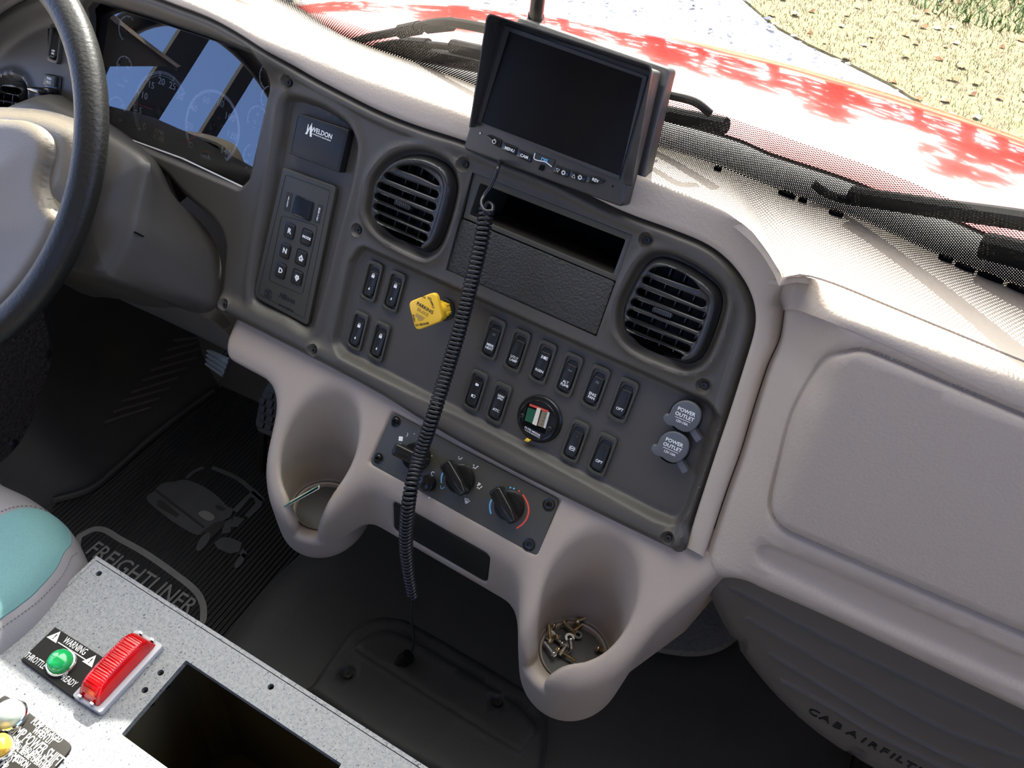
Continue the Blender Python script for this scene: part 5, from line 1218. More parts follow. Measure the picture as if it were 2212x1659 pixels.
mb = relief(ap, [], air_w, .008, [resamp(inset(ccw(ap), d), 160, True) for d in (.001, .0025, .005, .008, .012, .016)], skirt=.012); padd(mb, 'airbag_cover', M['hub'], tw_, WH, smooth=60)

# column shroud between the wheel and the fascia
NF = Fr(wc - wn * .085, WH.x, wn); FF = Fr(wc - wn * .21, WH.x, wn)
near = [(60, 215), (150, 240), (230, 287), (300, 330), (320, 347), (325, 362), (318, 395), (305, 450), (293, 505), (270, 560), (250, 595), (240, 602), (205, 596), (145, 585), (60, 560), (-40, 500), (-60, 300)]
far = [(120, 190), (200, 230), (280, 285), (335, 335), (358, 368), (390, 440), (425, 470), (462, 520), (478, 575), (472, 640), (462, 668), (428, 676), (380, 664), (331, 664), (256, 646), (140, 600), (20, 560), (20, 300)][:18]
near = near[:17]; 
N3 = [NF.P([*NF.px(a, b)])[0] for a, b in near]; far = far[:16] + [far[17]]
F3 = [FF.P([*FF.px(a, b)])[0] for a, b in far]
N3 = cr(N3, 4, True); F3 = cr(F3, 4, True); cN = N3.mean(0)
rows = [cN + (N3 - cN) * .2 + wn * .012, cN + (N3 - cN) * .90 + wn * .010, cN + (N3 - cN) * .97 + wn * .006, N3]
for k in range(1, 9): t = k / 8; rows.append(N3 * (1 - t) + F3 * t)
mb = MB(); mb.loft(rows, True)
tcs = thing('column_shroud', 'dark grey steering column shroud between the wheel and the fascia', 'steering column', NF)
mb.obj('shroud_shell', M['column'], tcs, world=True, smooth=50)
mb = MB(); sp_ = [((211, 463), NF), ((292, 503), NF)]
L = [NF.P([*NF.px(211, 463, .002), .002])[0], NF.P([*NF.px(294, 503, .0015), .0015])[0]]
for t, (a, b) in ((.35, (350, 531)), (.65, (405, 560)), (.97, (468, 592))):
    w_ = -.125 * t; L.append(NF.P([*NF.px(a, b, w_), w_])[0] + np.array([.001, -.001, .001]))
mb.tube(L, .0011, 6); mb.obj('seam', M['void'], tcs, world=True)

# lower dash under the column
up_ = [(120, 500), (240, 540), (340, 600), (420, 640), (474, 672), (500, 700)]; ridge = [(200, 610), (300, 652), (380, 672), (430, 690), (458, 690), (482, 712)]; lowr = [(180, 600), (271, 648), (350, 688), (476, 750), (603, 813), (640, 835)]
def on_y(L_, dz): return resamp(cr([KF.P([*KF.px(a, b, dz), dz])[0] for a, b in L_], 6), 50)
rows = [on_y(up_, -.045), on_y(ridge, -.02), on_y(lowr, -.028), on_y(lowr, -.028) + np.array([0, .03, -.002]), on_y(lowr, -.028) + np.array([0, .25, .03])]
mid = (rows[0] + rows[1]) / 2 + wout * .012; m2 = (rows[1] * .5 + rows[2] * .5) + wout * .006
mb = MB(); mb.loft([rows[0], mid, rows[1], m2, rows[2], rows[3], rows[4]]); o_ = mb.obj('lower_dash_panel', M['dgrey'], smooth=60); tag(o_, 'grey lower dash panel under the steering column', 'lower dash panel')
# ================================================================ speckled control box between the seats
ZB = .50
B = Fr((0, 0, ZB), (1, 0, 0), (0, 0, 1)); q8 = lambda x, y, w=0: B.px(x / 3.324, y / 3.324 + 1160, w)
def speckle():
    m = bpy.data.materials.new('speckled grey laminate'); m.use_nodes = True; t = m.node_tree; b = t.nodes['Principled BSDF']; tc = t.nodes.new('ShaderNodeTexCoord'); b.inputs['Roughness'].default_value = .45
    base = t.nodes.new('ShaderNodeTexNoise'); base.inputs['Scale'].default_value = 240; base.inputs['Detail'].default_value = 3
    r1 = t.nodes.new('ShaderNodeValToRGB'); r1.color_ramp.elements[0].position = .35; r1.color_ramp.elements[0].color = (.17, .18, .19, 1); r1.color_ramp.elements[1].position = .65; r1.color_ramp.elements[1].color = (.235, .24, .235, 1)
    t.links.new(tc.outputs['Object'], base.inputs['Vector']); t.links.new(base.outputs['Fac'], r1.inputs[0]); prev = r1.outputs[0]
    for sc, lo, hi, col, ax in ((330, .66, .69, (.025, .03, .05, 1), (1, 2.4, 1)), (230, .69, .71, (.015, .018, .03, 1), (1.9, 1, 1)), (460, .67, .70, (.07, .08, .13, 1), (1, 1, 1))):
        mp = t.nodes.new('ShaderNodeMapping'); mp.inputs['Scale'].default_value = ax; mp.inputs['Rotation'].default_value = (0, 0, sc); t.links.new(tc.outputs['Object'], mp.inputs[0])
        n = t.nodes.new('ShaderNodeTexNoise'); n.inputs['Scale'].default_value = sc; n.inputs['Detail'].default_value = 1; t.links.new(mp.outputs[0], n.inputs['Vector'])
        r = t.nodes.new('ShaderNodeValToRGB'); r.color_ramp.elements[0].position = lo; r.color_ramp.elements[1].position = hi; t.links.new(n.outputs['Fac'], r.inputs[0])
        mx = t.nodes.new('ShaderNodeMixRGB'); mx.inputs[2].default_value = col; t.links.new(r.outputs[0], mx.inputs[0]); t.links.new(prev, mx.inputs[1]); prev = mx.outputs[0]
    t.links.new(prev, b.inputs['Base Color']); return m
M['laminate'] = speckle()
tbx = thing('control_box', 'speckled grey laminate control box with a rectangular cut-out between the seats', 'control box', Fr((-.42, .1, .0), (1, 0, 0), (0, 0, 1)))
bx = np.array([B.px(207.6, 1199), B.px(-220, 1600), (-.628, -.25), (-.04, -.25), (-.02, .292)]); bx[1] = (-.634, .1)
bx = np.array([B.px(207.6, 1199), (-.6335, .10), (-.6335, -.25), (-.055, -.25), (-.045, .2965)])
mb = MB(); 
outer = ccw(bx); lid = inset(outer, .0055)
hole = rnd([B.px(401.6, 1426), B.px(262, 1586), B.px(358, 1659) + (B.px(358, 1659) - B.px(262, 1586)) * 1.6, B.px(738, 1650) + (B.px(262, 1586) - B.px(401.6, 1426)) * 1.0, B.px(738, 1650)], .001)
hole = rnd([B.px(401.6, 1426), B.px(262, 1586), (B.px(262, 1586) + (B.px(738, 1650) - B.px(401.6, 1426)) * np.array([1, 1])), B.px(738, 1650)], .002)
holes_c = [B.px(213.5, 1239), B.px(347, 1453), B.px(313, 1490.6), B.px(585, 1483.5), B.px(960, 1705)]
hs = [circ(.0034, 18, c) for c in holes_c]
mb = relief(lid, [hole] + hs, lambda p: np.full(len(p), .0), .06, [], skirt=.006, hskirt=.008)
padd(mb, 'lid', M['laminate'], tbx, B, smooth=30)
mb = relief(outer, [inset(ccw(hole), -.0003)] + [inset(ccw(h), -.001) for h in hs], lambda p: np.full(len(p), -.0065), .06, [], skirt=0)
padd(mb, 'body_rim', M['void'], tbx, B, smooth=0)
frm = relief(outer, [inset(outer, .0042)], lambda p: np.full(len(p), -.0012), .06, [], skirt=.42, hskirt=.006); padd(frm, 'body', M['laminate'], tbx, B, smooth=30)
hi_ = ccw(hole); n = len(hi_); mb = MB(); mb.add(np.r_[np.c_[hi_, np.full(n, -.006)], np.c_[inset(hi_, -.03), np.full(n, -.012)], np.c_[inset(hi_, -.03), np.full(n, -.30)]], [(i, n + i, n + (i + 1) % n, (i + 1) % n) for i in range(n)] + [(n + i, 2 * n + i, 2 * n + (i + 1) % n, n + (i + 1) % n) for i in range(n)] + [tuple(range(2 * n, 3 * n))])
padd(mb, 'cavity', mat('dull olive inner liner', (.10, .085, .05), .5), tbx, B, smooth=0)
mb = MB(); 
for c in holes_c: mb.lathe([(.0038, -.0062), (.0038, -.03), (.0001, -.03)], 14, c)
padd(mb, 'bolt_holes', M['void'], tbx, B)

# red marker lamp
rq = [q8(960, 662, .012), q8(1136, 762, .012), q8(692, 1218, .012), q8(545, 1108, .012)]
ra = np.array(rq); rc = ra.mean(0); rl = B.uv(rc[0], rc[1], 0); dx = nz((ra[0] + ra[1]) / 2 - (ra[2] + ra[3]) / 2); rot_ = math.degrees(math.atan2(dx[1], dx[0])); rl = B.uv(rc[0], rc[1], 0, rot_)
LL = np.linalg.norm((ra[0] + ra[1]) / 2 - (ra[2] + ra[3]) / 2); WW = .9 * (np.linalg.norm(ra[0] - ra[1]) + np.linalg.norm(ra[3] - ra[2])) / 2
tl = thing('marker_lamp', 'translucent red rectangular warning lamp standing on the control box', 'lamp', rl)
mb = MB(); mb.prism(rect(LL + .006, WW + .010, .003, 3, (0, -.001)), .0005, .007, .001); padd(mb, 'lamp_base', mat('grey lamp base', (.42, .42, .44), .35), tl, rl)
M['redlens'] = mat('translucent red lens', (.95, .01, .015), .08, trans=.55, ior=1.45, coat=.5)
def lensh(p): 
    a = np.clip(np.abs(p[:, 0]) / (LL / 2), 0, 1); b = np.clip(np.abs(p[:, 1]) / (WW / 2), 0, 1)
    return .009 + .020 * (1 - a ** 7) * (1 - b ** 8) - .004 * a ** 2 + .0005 * np.sin(p[:, 0] * 2400) * (b < .8)
rr_ = rect(LL, WW, .004, 4); mb = relief(rr_, [], lensh, .0011, [inset(rr_, d) for d in (.0004, .0009, .0016, .0024)], skirt=.003); padd(mb, 'lens', M['redlens'], tl, rl, smooth=60)
mb = MB(); mb.prism(rect(LL - .006, WW - .008, .002), .0072, .0082); padd(mb, 'reflector', mat('lamp reflector', (.9, .25, .2), .3, metal=.3), tl, rl)
mb = MB()
for k in (-1, 1):
    for j in (-.28, .28): mb.box(k * (LL / 2 + .0005) - .001, k * (LL / 2 + .0005) + .001, WW * j - .002, WW * j + .002, .004, .012)
padd(mb, 'lens_clips', M['chrome'], tl, rl)
for k, (a, b) in enumerate(((1055, 915), (940, 1035))): c = q8(a, b, .002); mb = MB(); mb.lathe([(.0028, .0005), (.0028, .0015), (.0001, .0015)], 14, c); padd(mb, 'rivet', M['steel'], tl, B)

# WARNING plate with green indicator
pw = [q8(395, 645, .004), q8(738, 862, .004), q8(520, 1150, .004), q8(150, 880, .004)]
tp1 = thing('warning_plate', 'black engraved plate reading WARNING THROTTLE READY round the green indicator', 'sign plate', B.uv(*np.mean(pw, 0)))
mb = MB(); mb.prism(pw, .0004, .004, .0006); padd(mb, 'plate', M['plate'], tp1, B, smooth=0)
mb = MB(); e = q8(605, 830) - q8(470, 745); r = math.degrees(math.atan2(e[1], e[0]))
for tx, x, y, h in [('WARNING', 540, 785, .0074), ('THROTTLE', 255, 888, .0066), ('READY', 497, 1035, .0066)]:
    c = q8(x, y, .004); put(mb, text_mb(tx, h, .008, .0002, sx=.60), c[0], c[1], .0041, r)
c = q8(515, 818, .004); k = MB(); k.box(-.020, .020, -.0005, .0005, 0, .0002); put(mb, k, c[0], c[1], .0041, r)
for x, y in ((400, 712), (655, 885)): c = q8(x, y, .004); k = MB(); k.prism([(-.0070, -.0055), (.0070, -.0055), (0, .0065)], 0, .0002); put(mb, k, c[0], c[1], .0041, r)
padd(mb, 'plate_lettering', M['white'], tp1, B, smooth=0)
mb = MB()
for x, y in ((400, 712), (655, 885)): c = q8(x, y, .004); k = text_mb('!', .0058, .03, .0001); put(mb, k, c[0], c[1] - .0012, .0045, r)
padd(mb, 'warning_mark', M['ink'], tp1, B, smooth=0)
def indicator(c, rad, col, label, ht=.016):
    f = B.uv(c[0], c[1], .004); t = thing('indicator_lamp', label, 'indicator lamp', f)
    mb = MB(); mb.lathe([(rad, 0), (rad, .004), (rad * .93, .0055), (rad * .86, .0055)], 40); padd(mb, 'bezel_ring', M['chrome'], t, f)
    mb = MB(); mb.lathe([(rad * .86, .003), (rad * .86, .007), (rad * .80, .011), (rad * .62, .0145), (rad * .35, ht), (.0001, ht + .0006)], 40); padd(mb, 'lens', mat(col[0], col[1], .08, trans=.3, coat=.6), t, f, smooth=180)
    mb = MB(); mb.lathe([(rad * .5, .002), (rad * .45, .009), (.0001, .011)], 24); padd(mb, 'inner_lens', mat(col[0] + ' core', col[2], .2), t, f)
indicator(q8(430, 888, .012), .0150, ('green lens', (.02, .55, .14), (.03, .7, .2)), 'round green indicator lamp in the middle of the WARNING plate')
# pump plate
pp_ = [q8(30, 1128, .003), q8(525, 1490, .003), q8(470, 1720, .003) , q8(100, 1900, .003), q8(-500, 1500, .003)]
pp_ = [q8(30, 1125, .003), q8(528, 1500, .003), q8(528, 1500, .003) + (q8(395, 1700) - q8(528, 1540)) * 2.2, q8(30, 1125, .003) + (q8(395, 1700) - q8(528, 1540)) * 2.2]
tp2 = thing('pump_plate', 'black engraved plate reading PUMP POWER SHIFT in the lower left corner', 'sign plate', B.uv(*np.mean(pp_, 0)))
mb = MB(); mb.prism(rnd(pp_, [.006, .008, .006, .006]), .0004, .003, .0005); padd(mb, 'plate', M['plate'], tp2, B)
mb = MB(); e = q8(440, 1465) - q8(235, 1320); r = math.degrees(math.atan2(e[1], e[0]))
for tx, x, y, h, sx in [('PUMP ENGAGED', 338, 1392, .0060, .62), ('WHEN LIT', 308, 1430, .0060, .62), ('PUMP POWER SHIFT', 250, 1488, .0098, .56), ('WARNING - READ INSTRUCTION', 205, 1532, .0046, .60), ('MANUAL BEFORE OPERATING', 198, 1572, .0044, .62), ('TRANSMISSION', 105, 1578, .0062, .60), ('"MANUAL"', 20, 1580, .0060, .6), ('PUMP', 12, 1632, .0060, .6)]:
    c = q8(x, y, .003); put(mb, text_mb(tx, h, .006, .0002, sx=sx), c[0], c[1], .0031, r)
padd(mb, 'plate_lettering', M['white'], tp2, B, smooth=0)
indicator(q8(62, 1270, .010), .0165, ('clear green lens', (.50, .60, .52), (.02, .5, .2)), 'clear domed indicator lamp above the pump plate lettering', .018)
indicator(q8(5, 1505, .008), .0130, ('amber lens', (.95, .55, .05), (1, .75, .2)), 'amber indicator lamp at the left edge of the picture')

# ================================================================ driver seat corner
ZS = .535
SF = Fr((0, 0, ZS - .02), (1, 0, 0), (0, 0, 1))
so_ = cr(SF.pts([(-60, 985), (0, 1019), (58, 1046), (100, 1075), (128, 1098), (147, 1122), (164, 1160), (172, 1195), (150, 1250), (100, 1320), (30, 1385), (-60, 1440), (-300, 1500), (-400, 1200), (-250, 1000)]), 5, True)
def seat_w(p): d = -sdf(p, so_); return -.05 + .065 * np.sqrt(np.clip(1 - (1 - np.clip(d / .05, 0, 1)) ** 2, 0, 1)) + .01 * sst(d, .05, .2)
tst = thing('car_seat', 'grey vinyl driver seat corner with a teal fabric centre', 'seat', SF.at(0, 1200))
mb = relief(so_, [], seat_w, .009, [resamp(inset(ccw(so_), d), 150, True) for d in (.001, .003, .007, .013, .02, .03, .04)], skirt=.12); padd(mb, 'cushion', M['vinyl'], tst, SF, smooth=60)
tq = cr(SF.pts([(-300, 1180), (-60, 1160), (0, 1143), (50, 1118), (85, 1102), (112, 1098), (132, 1110), (143, 1130), (148, 1160), (144, 1184), (126, 1232), (90, 1280), (54, 1316), (0, 1357), (-60, 1390), (-300, 1440)], -.004), 5, True)
def teal_w(p): d = -sdf(p, tq); return seat_w(p) + .0015 + .0025 * sst(d, 0, .008)
mb = relief(tq, [], teal_w, .009, [resamp(inset(ccw(tq), d), 150, True) for d in (.001, .003, .006)], skirt=.006); padd(mb, 'fabric_panel', M['teal'], tst, SF, smooth=60)
sq = inset(ccw(tq), -.0065); sq = resamp(sq, 360, True)
for k in range(0, 360, 2):
    a, b = sq[k], sq[(k + 1) % 360]
    if sdf(np.array([a]), so_)[0] > -.006: continue
    P3 = SF.P(np.c_[[a, b], seat_w(np.array([a, b])) + .0008])
    uv = proj(P3)
    if uv[:, 0].max() < -10 or uv[:, 1].max() < 1000: continue
    if 'stm' not in globals(): stm = MB()
    stm.tube(P3, .0006, 5)
stm.obj('stitching', M['thread'], tst, world=True)
# ================================================================ camera monitor on the dash and its coiled cord
mx_ = nz((.992, -.124, 0)); mu = np.array([.025, .344, .939]); mz = nz(np.cross(mx_, mu)); 
BL = EYE + .955 * (np.array([-.376, .724, .927]) - EYE)
MF = Fr(BL, mx_, mz)
z3 = lambda x, y, w=0: MF.px(x / 3.568 + 940, y / 3.568, w)
tmn = thing('monitor', 'black backup camera monitor with a sun hood and a row of buttons below the screen', 'monitor', MF.uv(.09, 0))
Wm, Hm = .175, .125
body = ccw(np.array([MF.px(999, 322), MF.px(1344, 449), MF.px(1412, 152), MF.px(1082, 38)]))
c_ = body.mean(0)
body = rnd(body, [.005, .005, .004, .004])
mb = MB(); mb.prism(body, -.020, -.0005, .0025); padd(mb, 'housing', M['monitor'], tmn, MF)
mb = MB(); mb.prism(inset(ccw(body), -.0008) + np.array([.0045, .004]), -.042, -.0235, .003); padd(mb, 'back_shell', M['monitor'], tmn, MF)
mb = MB(); mb.prism(inset(ccw(body), .004), -.0245, -.018); padd(mb, 'shell_joint', M['void'], tmn, MF)
# screen and bezel step
scr = ccw(np.array([z3(355, 945), z3(1430, 1360), z3(1605, 600), z3(572, 238)])); mb = MB(); mb.prism(rnd(scr, .001), -.001, .0004); padd(mb, 'screen', M['screen'], tmn, MF)
fra = [z3(330, 940), z3(1420, 1385), z3(1640, 590), z3(545, 195)]; mb = MB()
mb = relief(rnd(fra, .001), [inset(ccw(scr), .0004)], lambda p: np.full(len(p), .0012), .05, [], skirt=.002, hskirt=.001); padd(mb, 'screen_frame', M['monitor'], tmn, MF, smooth=0)
# hood: thin visor walls left, top and right, open below
hw = .024
t0 = z3(280, 985); t1 = z3(545, 185) + (-.008, .007); t2 = z3(1640, 590) + (.005, .005); t3 = z3(1450, 1440)
fr_t = [MF.px(1013, 275, hw * .35), MF.px(1053, 27, hw), MF.px(1411, 143, hw), MF.px(1365, 402, hw * .2)]
def vis(a, b, wa, wb, back_a, back_b, nm):
    pass
path_b = [z3(272, 985), MF.px(1080, 38) + (-.0005, .0005), MF.px(1413, 150) + (.0005, .0005), z3(1452, 1435)]
path_f = fr_t; wf = [hw * .35, hw, hw, hw * .2]
def rp_(L_, r): 
    q = [np.array(L_[0])]; 
    for i in (1, 2):
        p = np.array(L_[i]); a = nz(np.array(L_[i - 1]) - p); b = nz(np.array(L_[i + 1]) - p)
        for k in range(6): s = k / 5; q.append((1 - s) ** 2 * (p + a * r) + 2 * s * (1 - s) * p + s * s * (p + b * r))
    q.append(np.array(L_[3])); return np.array(q)
pb, pf = rp_(path_b, .006), rp_(path_f, .006)
ww = np.r_[wf[0], np.full(6, hw), np.full(6, hw), wf[3]]
ctr = np.array([c_] * len(pb)); th = .0016
def ins_(q): 
    d = ctr - q; return q + d / np.linalg.norm(d, axis=1)[:, None] * th
pb = ins_(pb); rows = [MF.P(np.c_[pb, np.full(len(pb), -.006)]), MF.P(np.c_[pf, ww]), MF.P(np.c_[ins_(pf), ww]), MF.P(np.c_[ins_(pb), np.full(len(pb), -.002)])]
mb = MB(); mb.loft(rows); e0 = len(pb); mb.add([rows[k][0] for k in range(4)] + [rows[k][-1] for k in range(4)], [(0, 1, 2, 3), (7, 6, 5, 4)]); mb.obj('sun_hood', M['monitor'], tmn, world=True, smooth=40)
# buttons
def bt(poly, nm='button'):
    mb = MB(); mb.prism(rnd([z3(*p) for p in poly], .0006), -.001, .0012, .0005); padd(mb, nm, M['gloss'], tmn, MF)
bt([(400, 1040), (430, 1042), (516, 1085), (500, 1140), (455, 1115), (420, 1075)]); bt([(530, 1098), (632, 1140), (618, 1198), (516, 1152)]); bt([(645, 1155), (748, 1198), (735, 1255), (630, 1208)])
bt([(925, 1275), (1040, 1315), (1022, 1370), (910, 1330)]); bt([(1052, 1315), (1166, 1355), (1150, 1408), (1038, 1365)]); bt([(1180, 1355), (1240, 1362), (1300, 1385), (1312, 1400), (1290, 1412), (1230, 1420), (1166, 1405)])
mb = MB(); mb.prism([z3(815, 1268), z3(845, 1280), z3(832, 1318), z3(797, 1305)], 0, .0008); padd(mb, 'sensor_window', M['void'], tmn, MF)
mb = MB(); mb.prism(rnd([z3(770, 1178), z3(925, 1235), z3(905, 1288), z3(762, 1228)], .0005), -.0005, .0004); padd(mb, 'logo_plate', M['ink'], tmn, MF)
mb = MB()
for tx, x, y, h in [('MENU', 573, 1152, .0028), ('CAM', 686, 1206, .0029), ('REV', 1235, 1390, .0028)]: c = z3(x, y, .0013); put(mb, text_mb(tx, h, .03, .0001), c[0], c[1], .0014)
c = z3(460, 1090); arc_band(mb, .0017, .0022, 120, 420, .0012, .0014, 22, c); mb.box(c[0] - .0003, c[0] + .0003, c[1] + .0004, c[1] + .0026, .0012, .0014)
for x, y, dn in ((950, 1312, 1), (1072, 1358, 0)):
    c = z3(x, y); s = -1 if dn else 1; tri = np.array([(-.0018, -.0014 * s), (.0018, -.0014 * s), (0, .0018 * s)]) + c; strip(mb, tri, .0005, .0012, .0014, True)
for x, y in ((993, 1330), (1120, 1367)):
    c = z3(x, y); arc_band(mb, .0011, .0016, 0, 360, .0012, .0014, 22, c)
    for k in range(8): a = k * PI / 4; d = np.array([math.cos(a), math.sin(a)]); strip(mb, [c + d * .0016, c + d * .0024], .0006, .0012, .0014)
c = z3(762, 1205); strip(mb, cr([z3(772, 1180), z3(764, 1222), z3(800, 1238), z3(850, 1248), z3(900, 1285)], 4), .0008, .0004, .0006)
c = z3(348, 1027); mb.lathe([(.0008, .0), (.0008, .0006), (.0001, .0006)], 10, c)
padd(mb, 'button_lettering', M['white'], tmn, MF, smooth=0)
mb = MB(); c = z3(845, 1228); put(mb, text_mb('rvs', .0042, .02, .0001), c[0], c[1], .0006); padd(mb, 'logo_lettering', M['blueprint'], tmn, MF, smooth=0)
mb = MB(); c = z3(1368, 1435); mb.lathe([(.0008, .0), (.0008, .0004), (.0001, .0004)], 10, c); padd(mb, 'microphone_hole', M['void'], tmn, MF)
# stand behind
a = MF.P([.0875, -.01, -.040])[0]; mb = MB(); mb.tube([a, a + np.array([0, .03, -.01]), a + np.array([0, .05, -.03])], .009, 12); mb.lathe([(.03, 0), (.03, .006), (.012, .010)], 24)
V = np.array(mb.v); V[-72:] += (a + np.array([0, .055, -.025])); mb.v = [tuple(v) for v in V]; mb.obj('stand', M['black'], tmn, world=True)
# aerial mast behind the monitor
ab = hit(1150, 60, (0, .80, 0), (0, 1, 0)); at_ = hit(1176, -120, (0, .74, 0), (0, 1, 0)); tma = thing('mast', 'black round post standing behind the monitor', 'post', Fr(ab - np.array([0, 0, .07]), (1, 0, 0), (0, 0, 1)))
m1 = hit(1158, 34, (0, .79, 0), (0, 1, 0)); bt_ = ab + (ab - m1) * 3; bt_[2] = max(bt_[2], .956)
mb = MB(); mb.tube([m1, m1 * .5 + at_ * .5, at_], .0072, 16); mb.obj('post_tube', M['black'], tma, world=True)
mb = MB(); mb.tube([bt_, m1], .0085, 16); mb.obj('post_sleeve', M['gloss'], tma, world=True)

# coiled cord
def onP(a, b, w): return P.P([*P.px(a, b, w), w])[0]
def onH(a, b, w): return H.P([*H.px(a, b, w), w])[0]
ctl = [onP(1051, 452, .030), onP(1040, 520, .034), onP(1016, 620, .036), onP(990, 720, .038), onP(963, 810, .042), onP(935, 900, .050), onH(905, 990, .045), onH(885, 1070, .050)]
endp = hz(893, 1290, .42); ctl += [ctl[-1] * .68 + endp * .32 , endp]
ctl[8] = KF.P([*KF.px(877, 1160, .095), .095])[0]
end_z = np.linalg.norm(ctl[8] - EYE)
endp = EYE + ray(891, 1288) * (end_z + .06); ctl[9] = endp
ctl = ctl[:9] + [EYE + ray(881, 1228) * (end_z + .03), endp]
CL = resamp(cr(ctl, 14), 1200)
T = np.gradient(CL, axis=0); T /= np.linalg.norm(T, axis=1)[:, None]; a = nz(np.cross(T[0], (1, 0, 0))); V = []
Lc = np.r_[0, np.cumsum(np.linalg.norm(np.diff(CL, axis=0), axis=1))]; turns = 96
rh = .0062
for i in range(1200):
    a = nz(a - a @ T[i] * T[i]); b = np.cross(T[i], a); ph = 2 * PI * turns * (Lc[i] / Lc[-1]); rr = rh * (1 - .22 * sst(i / 1200, .80, 1)) 
    V.append(CL[i] + rr * (math.cos(ph) * a + math.sin(ph) * b))
tcd = thing('coiled_cord', 'black coiled cord hanging from the monitor to the tunnel plug', 'cord', Fr(CL[600], (1, 0, 0), (0, 0, 1)))
mb = MB(); 
Vf = []
nn_ = turns * 14; fi = np.linspace(0, 1199, nn_); CLf = np.stack([np.interp(fi, np.arange(1200), CL[:, k]) for k in range(3)], 1); Tf = np.gradient(CLf, axis=0); Tf /= np.linalg.norm(Tf, axis=1)[:, None]; a = nz(np.cross(Tf[0], (1, 0, 0)))
for i in range(nn_):
    a = nz(a - a @ Tf[i] * Tf[i]); b = np.cross(Tf[i], a); ph = 2 * PI * i / 14; rr = rh * (1 - .25 * float(sst(np.array(i / nn_), .80, 1))); Vf.append(CLf[i] + rr * (math.cos(ph) * a + math.sin(ph) * b))
mb.tube(Vf, .00205, 8); mb.obj('coil', M['cord'], tcd, world=True, smooth=180)
lead = [MF.P([*MF.px(1082, 340, -.012), -.012])[0], onP(1076, 362, .030), onP(1068, 385, .030), onP(1058, 405, .032), onP(1045, 424, .036), onP(1040, 440, .042), onP(1048, 455, .046), onP(1063, 455, .044), onP(1064, 444, .038), onP(1054, 438, .034), np.array(Vf[0])]
mb = MB(); mb.tube(cr(lead, 8), .0020, 8); mb.obj('upper_lead', M['cord'], tcd, world=True, smooth=180)
pl = TF.P([*TF.px(880, 1420, .03), .03])[0]
tail_ = [np.array(Vf[-1]), EYE + ray(889, 1320) * (end_z + .09), EYE + ray(890, 1350) * (end_z + .14), EYE + ray(895, 1385) * (end_z + .20), TF.P([*TF.px(892, 1400, .06), .06])[0], pl + np.array([.006, .005, .012])]
mb = MB(); mb.tube(cr(tail_, 8), .0018, 8); mb.obj('lower_lead', M['cord'], tcd, world=True, smooth=180)
pe = TF.P([*TF.px(858, 1436, .012), .012])[0]; mb = MB(); dpl = pl - pe; mb.tube([pe, pe + dpl * .5, pe + dpl * .55, pl + dpl * .15, pl + dpl * .25], [.008, .008, .011, .011, .006], 16); mb.obj('plug', M['gloss'], tcd, world=True)
# ================================================================ outside: hood, wipers, ground
ZG = -1.10
def noise_ramp(name, stops, scale, rough=.9, detail=6, extra=None, bump=0):
    m = bpy.data.materials.new(name); m.use_nodes = True; t = m.node_tree; b = t.nodes['Principled BSDF']; b.inputs['Roughness'].default_value = rough; tc = t.nodes.new('ShaderNodeTexCoord')
    n = t.nodes.new('ShaderNodeTexNoise'); n.inputs['Scale'].default_value = scale; n.inputs['Detail'].default_value = detail; n.inputs['Roughness'].default_value = .7; r = t.nodes.new('ShaderNodeValToRGB')
    while len(r.color_ramp.elements) < len(stops): r.color_ramp.elements.new(.5)
    for e, (p, c) in zip(r.color_ramp.elements, stops): e.position = p; e.color = (*c, 1)
    t.links.new(tc.outputs['Object'], n.inputs['Vector']); t.links.new(n.outputs['Fac'], r.inputs[0]); t.links.new(r.outputs[0], b.inputs['Base Color'])
    if bump: bp = t.nodes.new('ShaderNodeBump'); bp.inputs['Distance'].default_value = bump; t.links.new(n.outputs['Fac'], bp.inputs['Height']); t.links.new(bp.outputs[0], b.inputs['Normal'])
    return m
M['gravel'] = noise_ramp('pale gravel', [(.30, (.30, .27, .24)), (.44, (.52, .48, .43)), (.6, (.66, .62, .56))], 14, bump=.03)
M['grass'] = noise_ramp('dry autumn grass', [(.30, (.06, .045, .02)), (.45, (.12, .09, .035)), (.55, (.14, .115, .04)), (.68, (.08, .10, .03)), (.80, (.2, .16, .09))], 7, bump=.04)
g = MB(); g.box(-70, 70, -70, 90, ZG - .1, ZG); go = g.obj('ground', M['gravel'], smooth=0); tag(go, kind='structure')
gl_px = [(1480, -260), (1560, -60), (1604, 0), (1670, 58), (1747, 100), (1805, 127), (1921, 185), (2056, 270), (2200, 400), (2500, 520)]
gl = [hz(a, b, ZG)[:2] for a, b in gl_px]
mb = MB(); mb.prism(np.array(list(gl) + [(30, 3), (60, 30), (30, 80), (-10, 70)]), ZG, ZG + .02); tag(mb.obj('lawn', M['grass'], smooth=0), kind='structure')
gl2 = [hz(a, b, ZG)[:2] for a, b in [(400, -60), (640, -20), (760, 10), (900, 20), (960, 70), (1000, 160), (700, 200), (300, 100)]]
M['dirt'] = noise_ramp('dry grass verge', [(.35, (.30, .22, .11)), (.5, (.50, .42, .26)), (.65, (.58, .52, .38))], 5, bump=.02)
mb = MB(); mb.prism(np.array(gl2), ZG, ZG + .012); tag(mb.obj('verge', M['dirt'], smooth=0), kind='structure')
def inpoly(p, poly): return sdf(np.array([p]), np.array(poly))[0] < 0
glp = ccw(np.array(list(gl) + [(30, 3), (60, 30), (30, 80), (-10, 70)]))
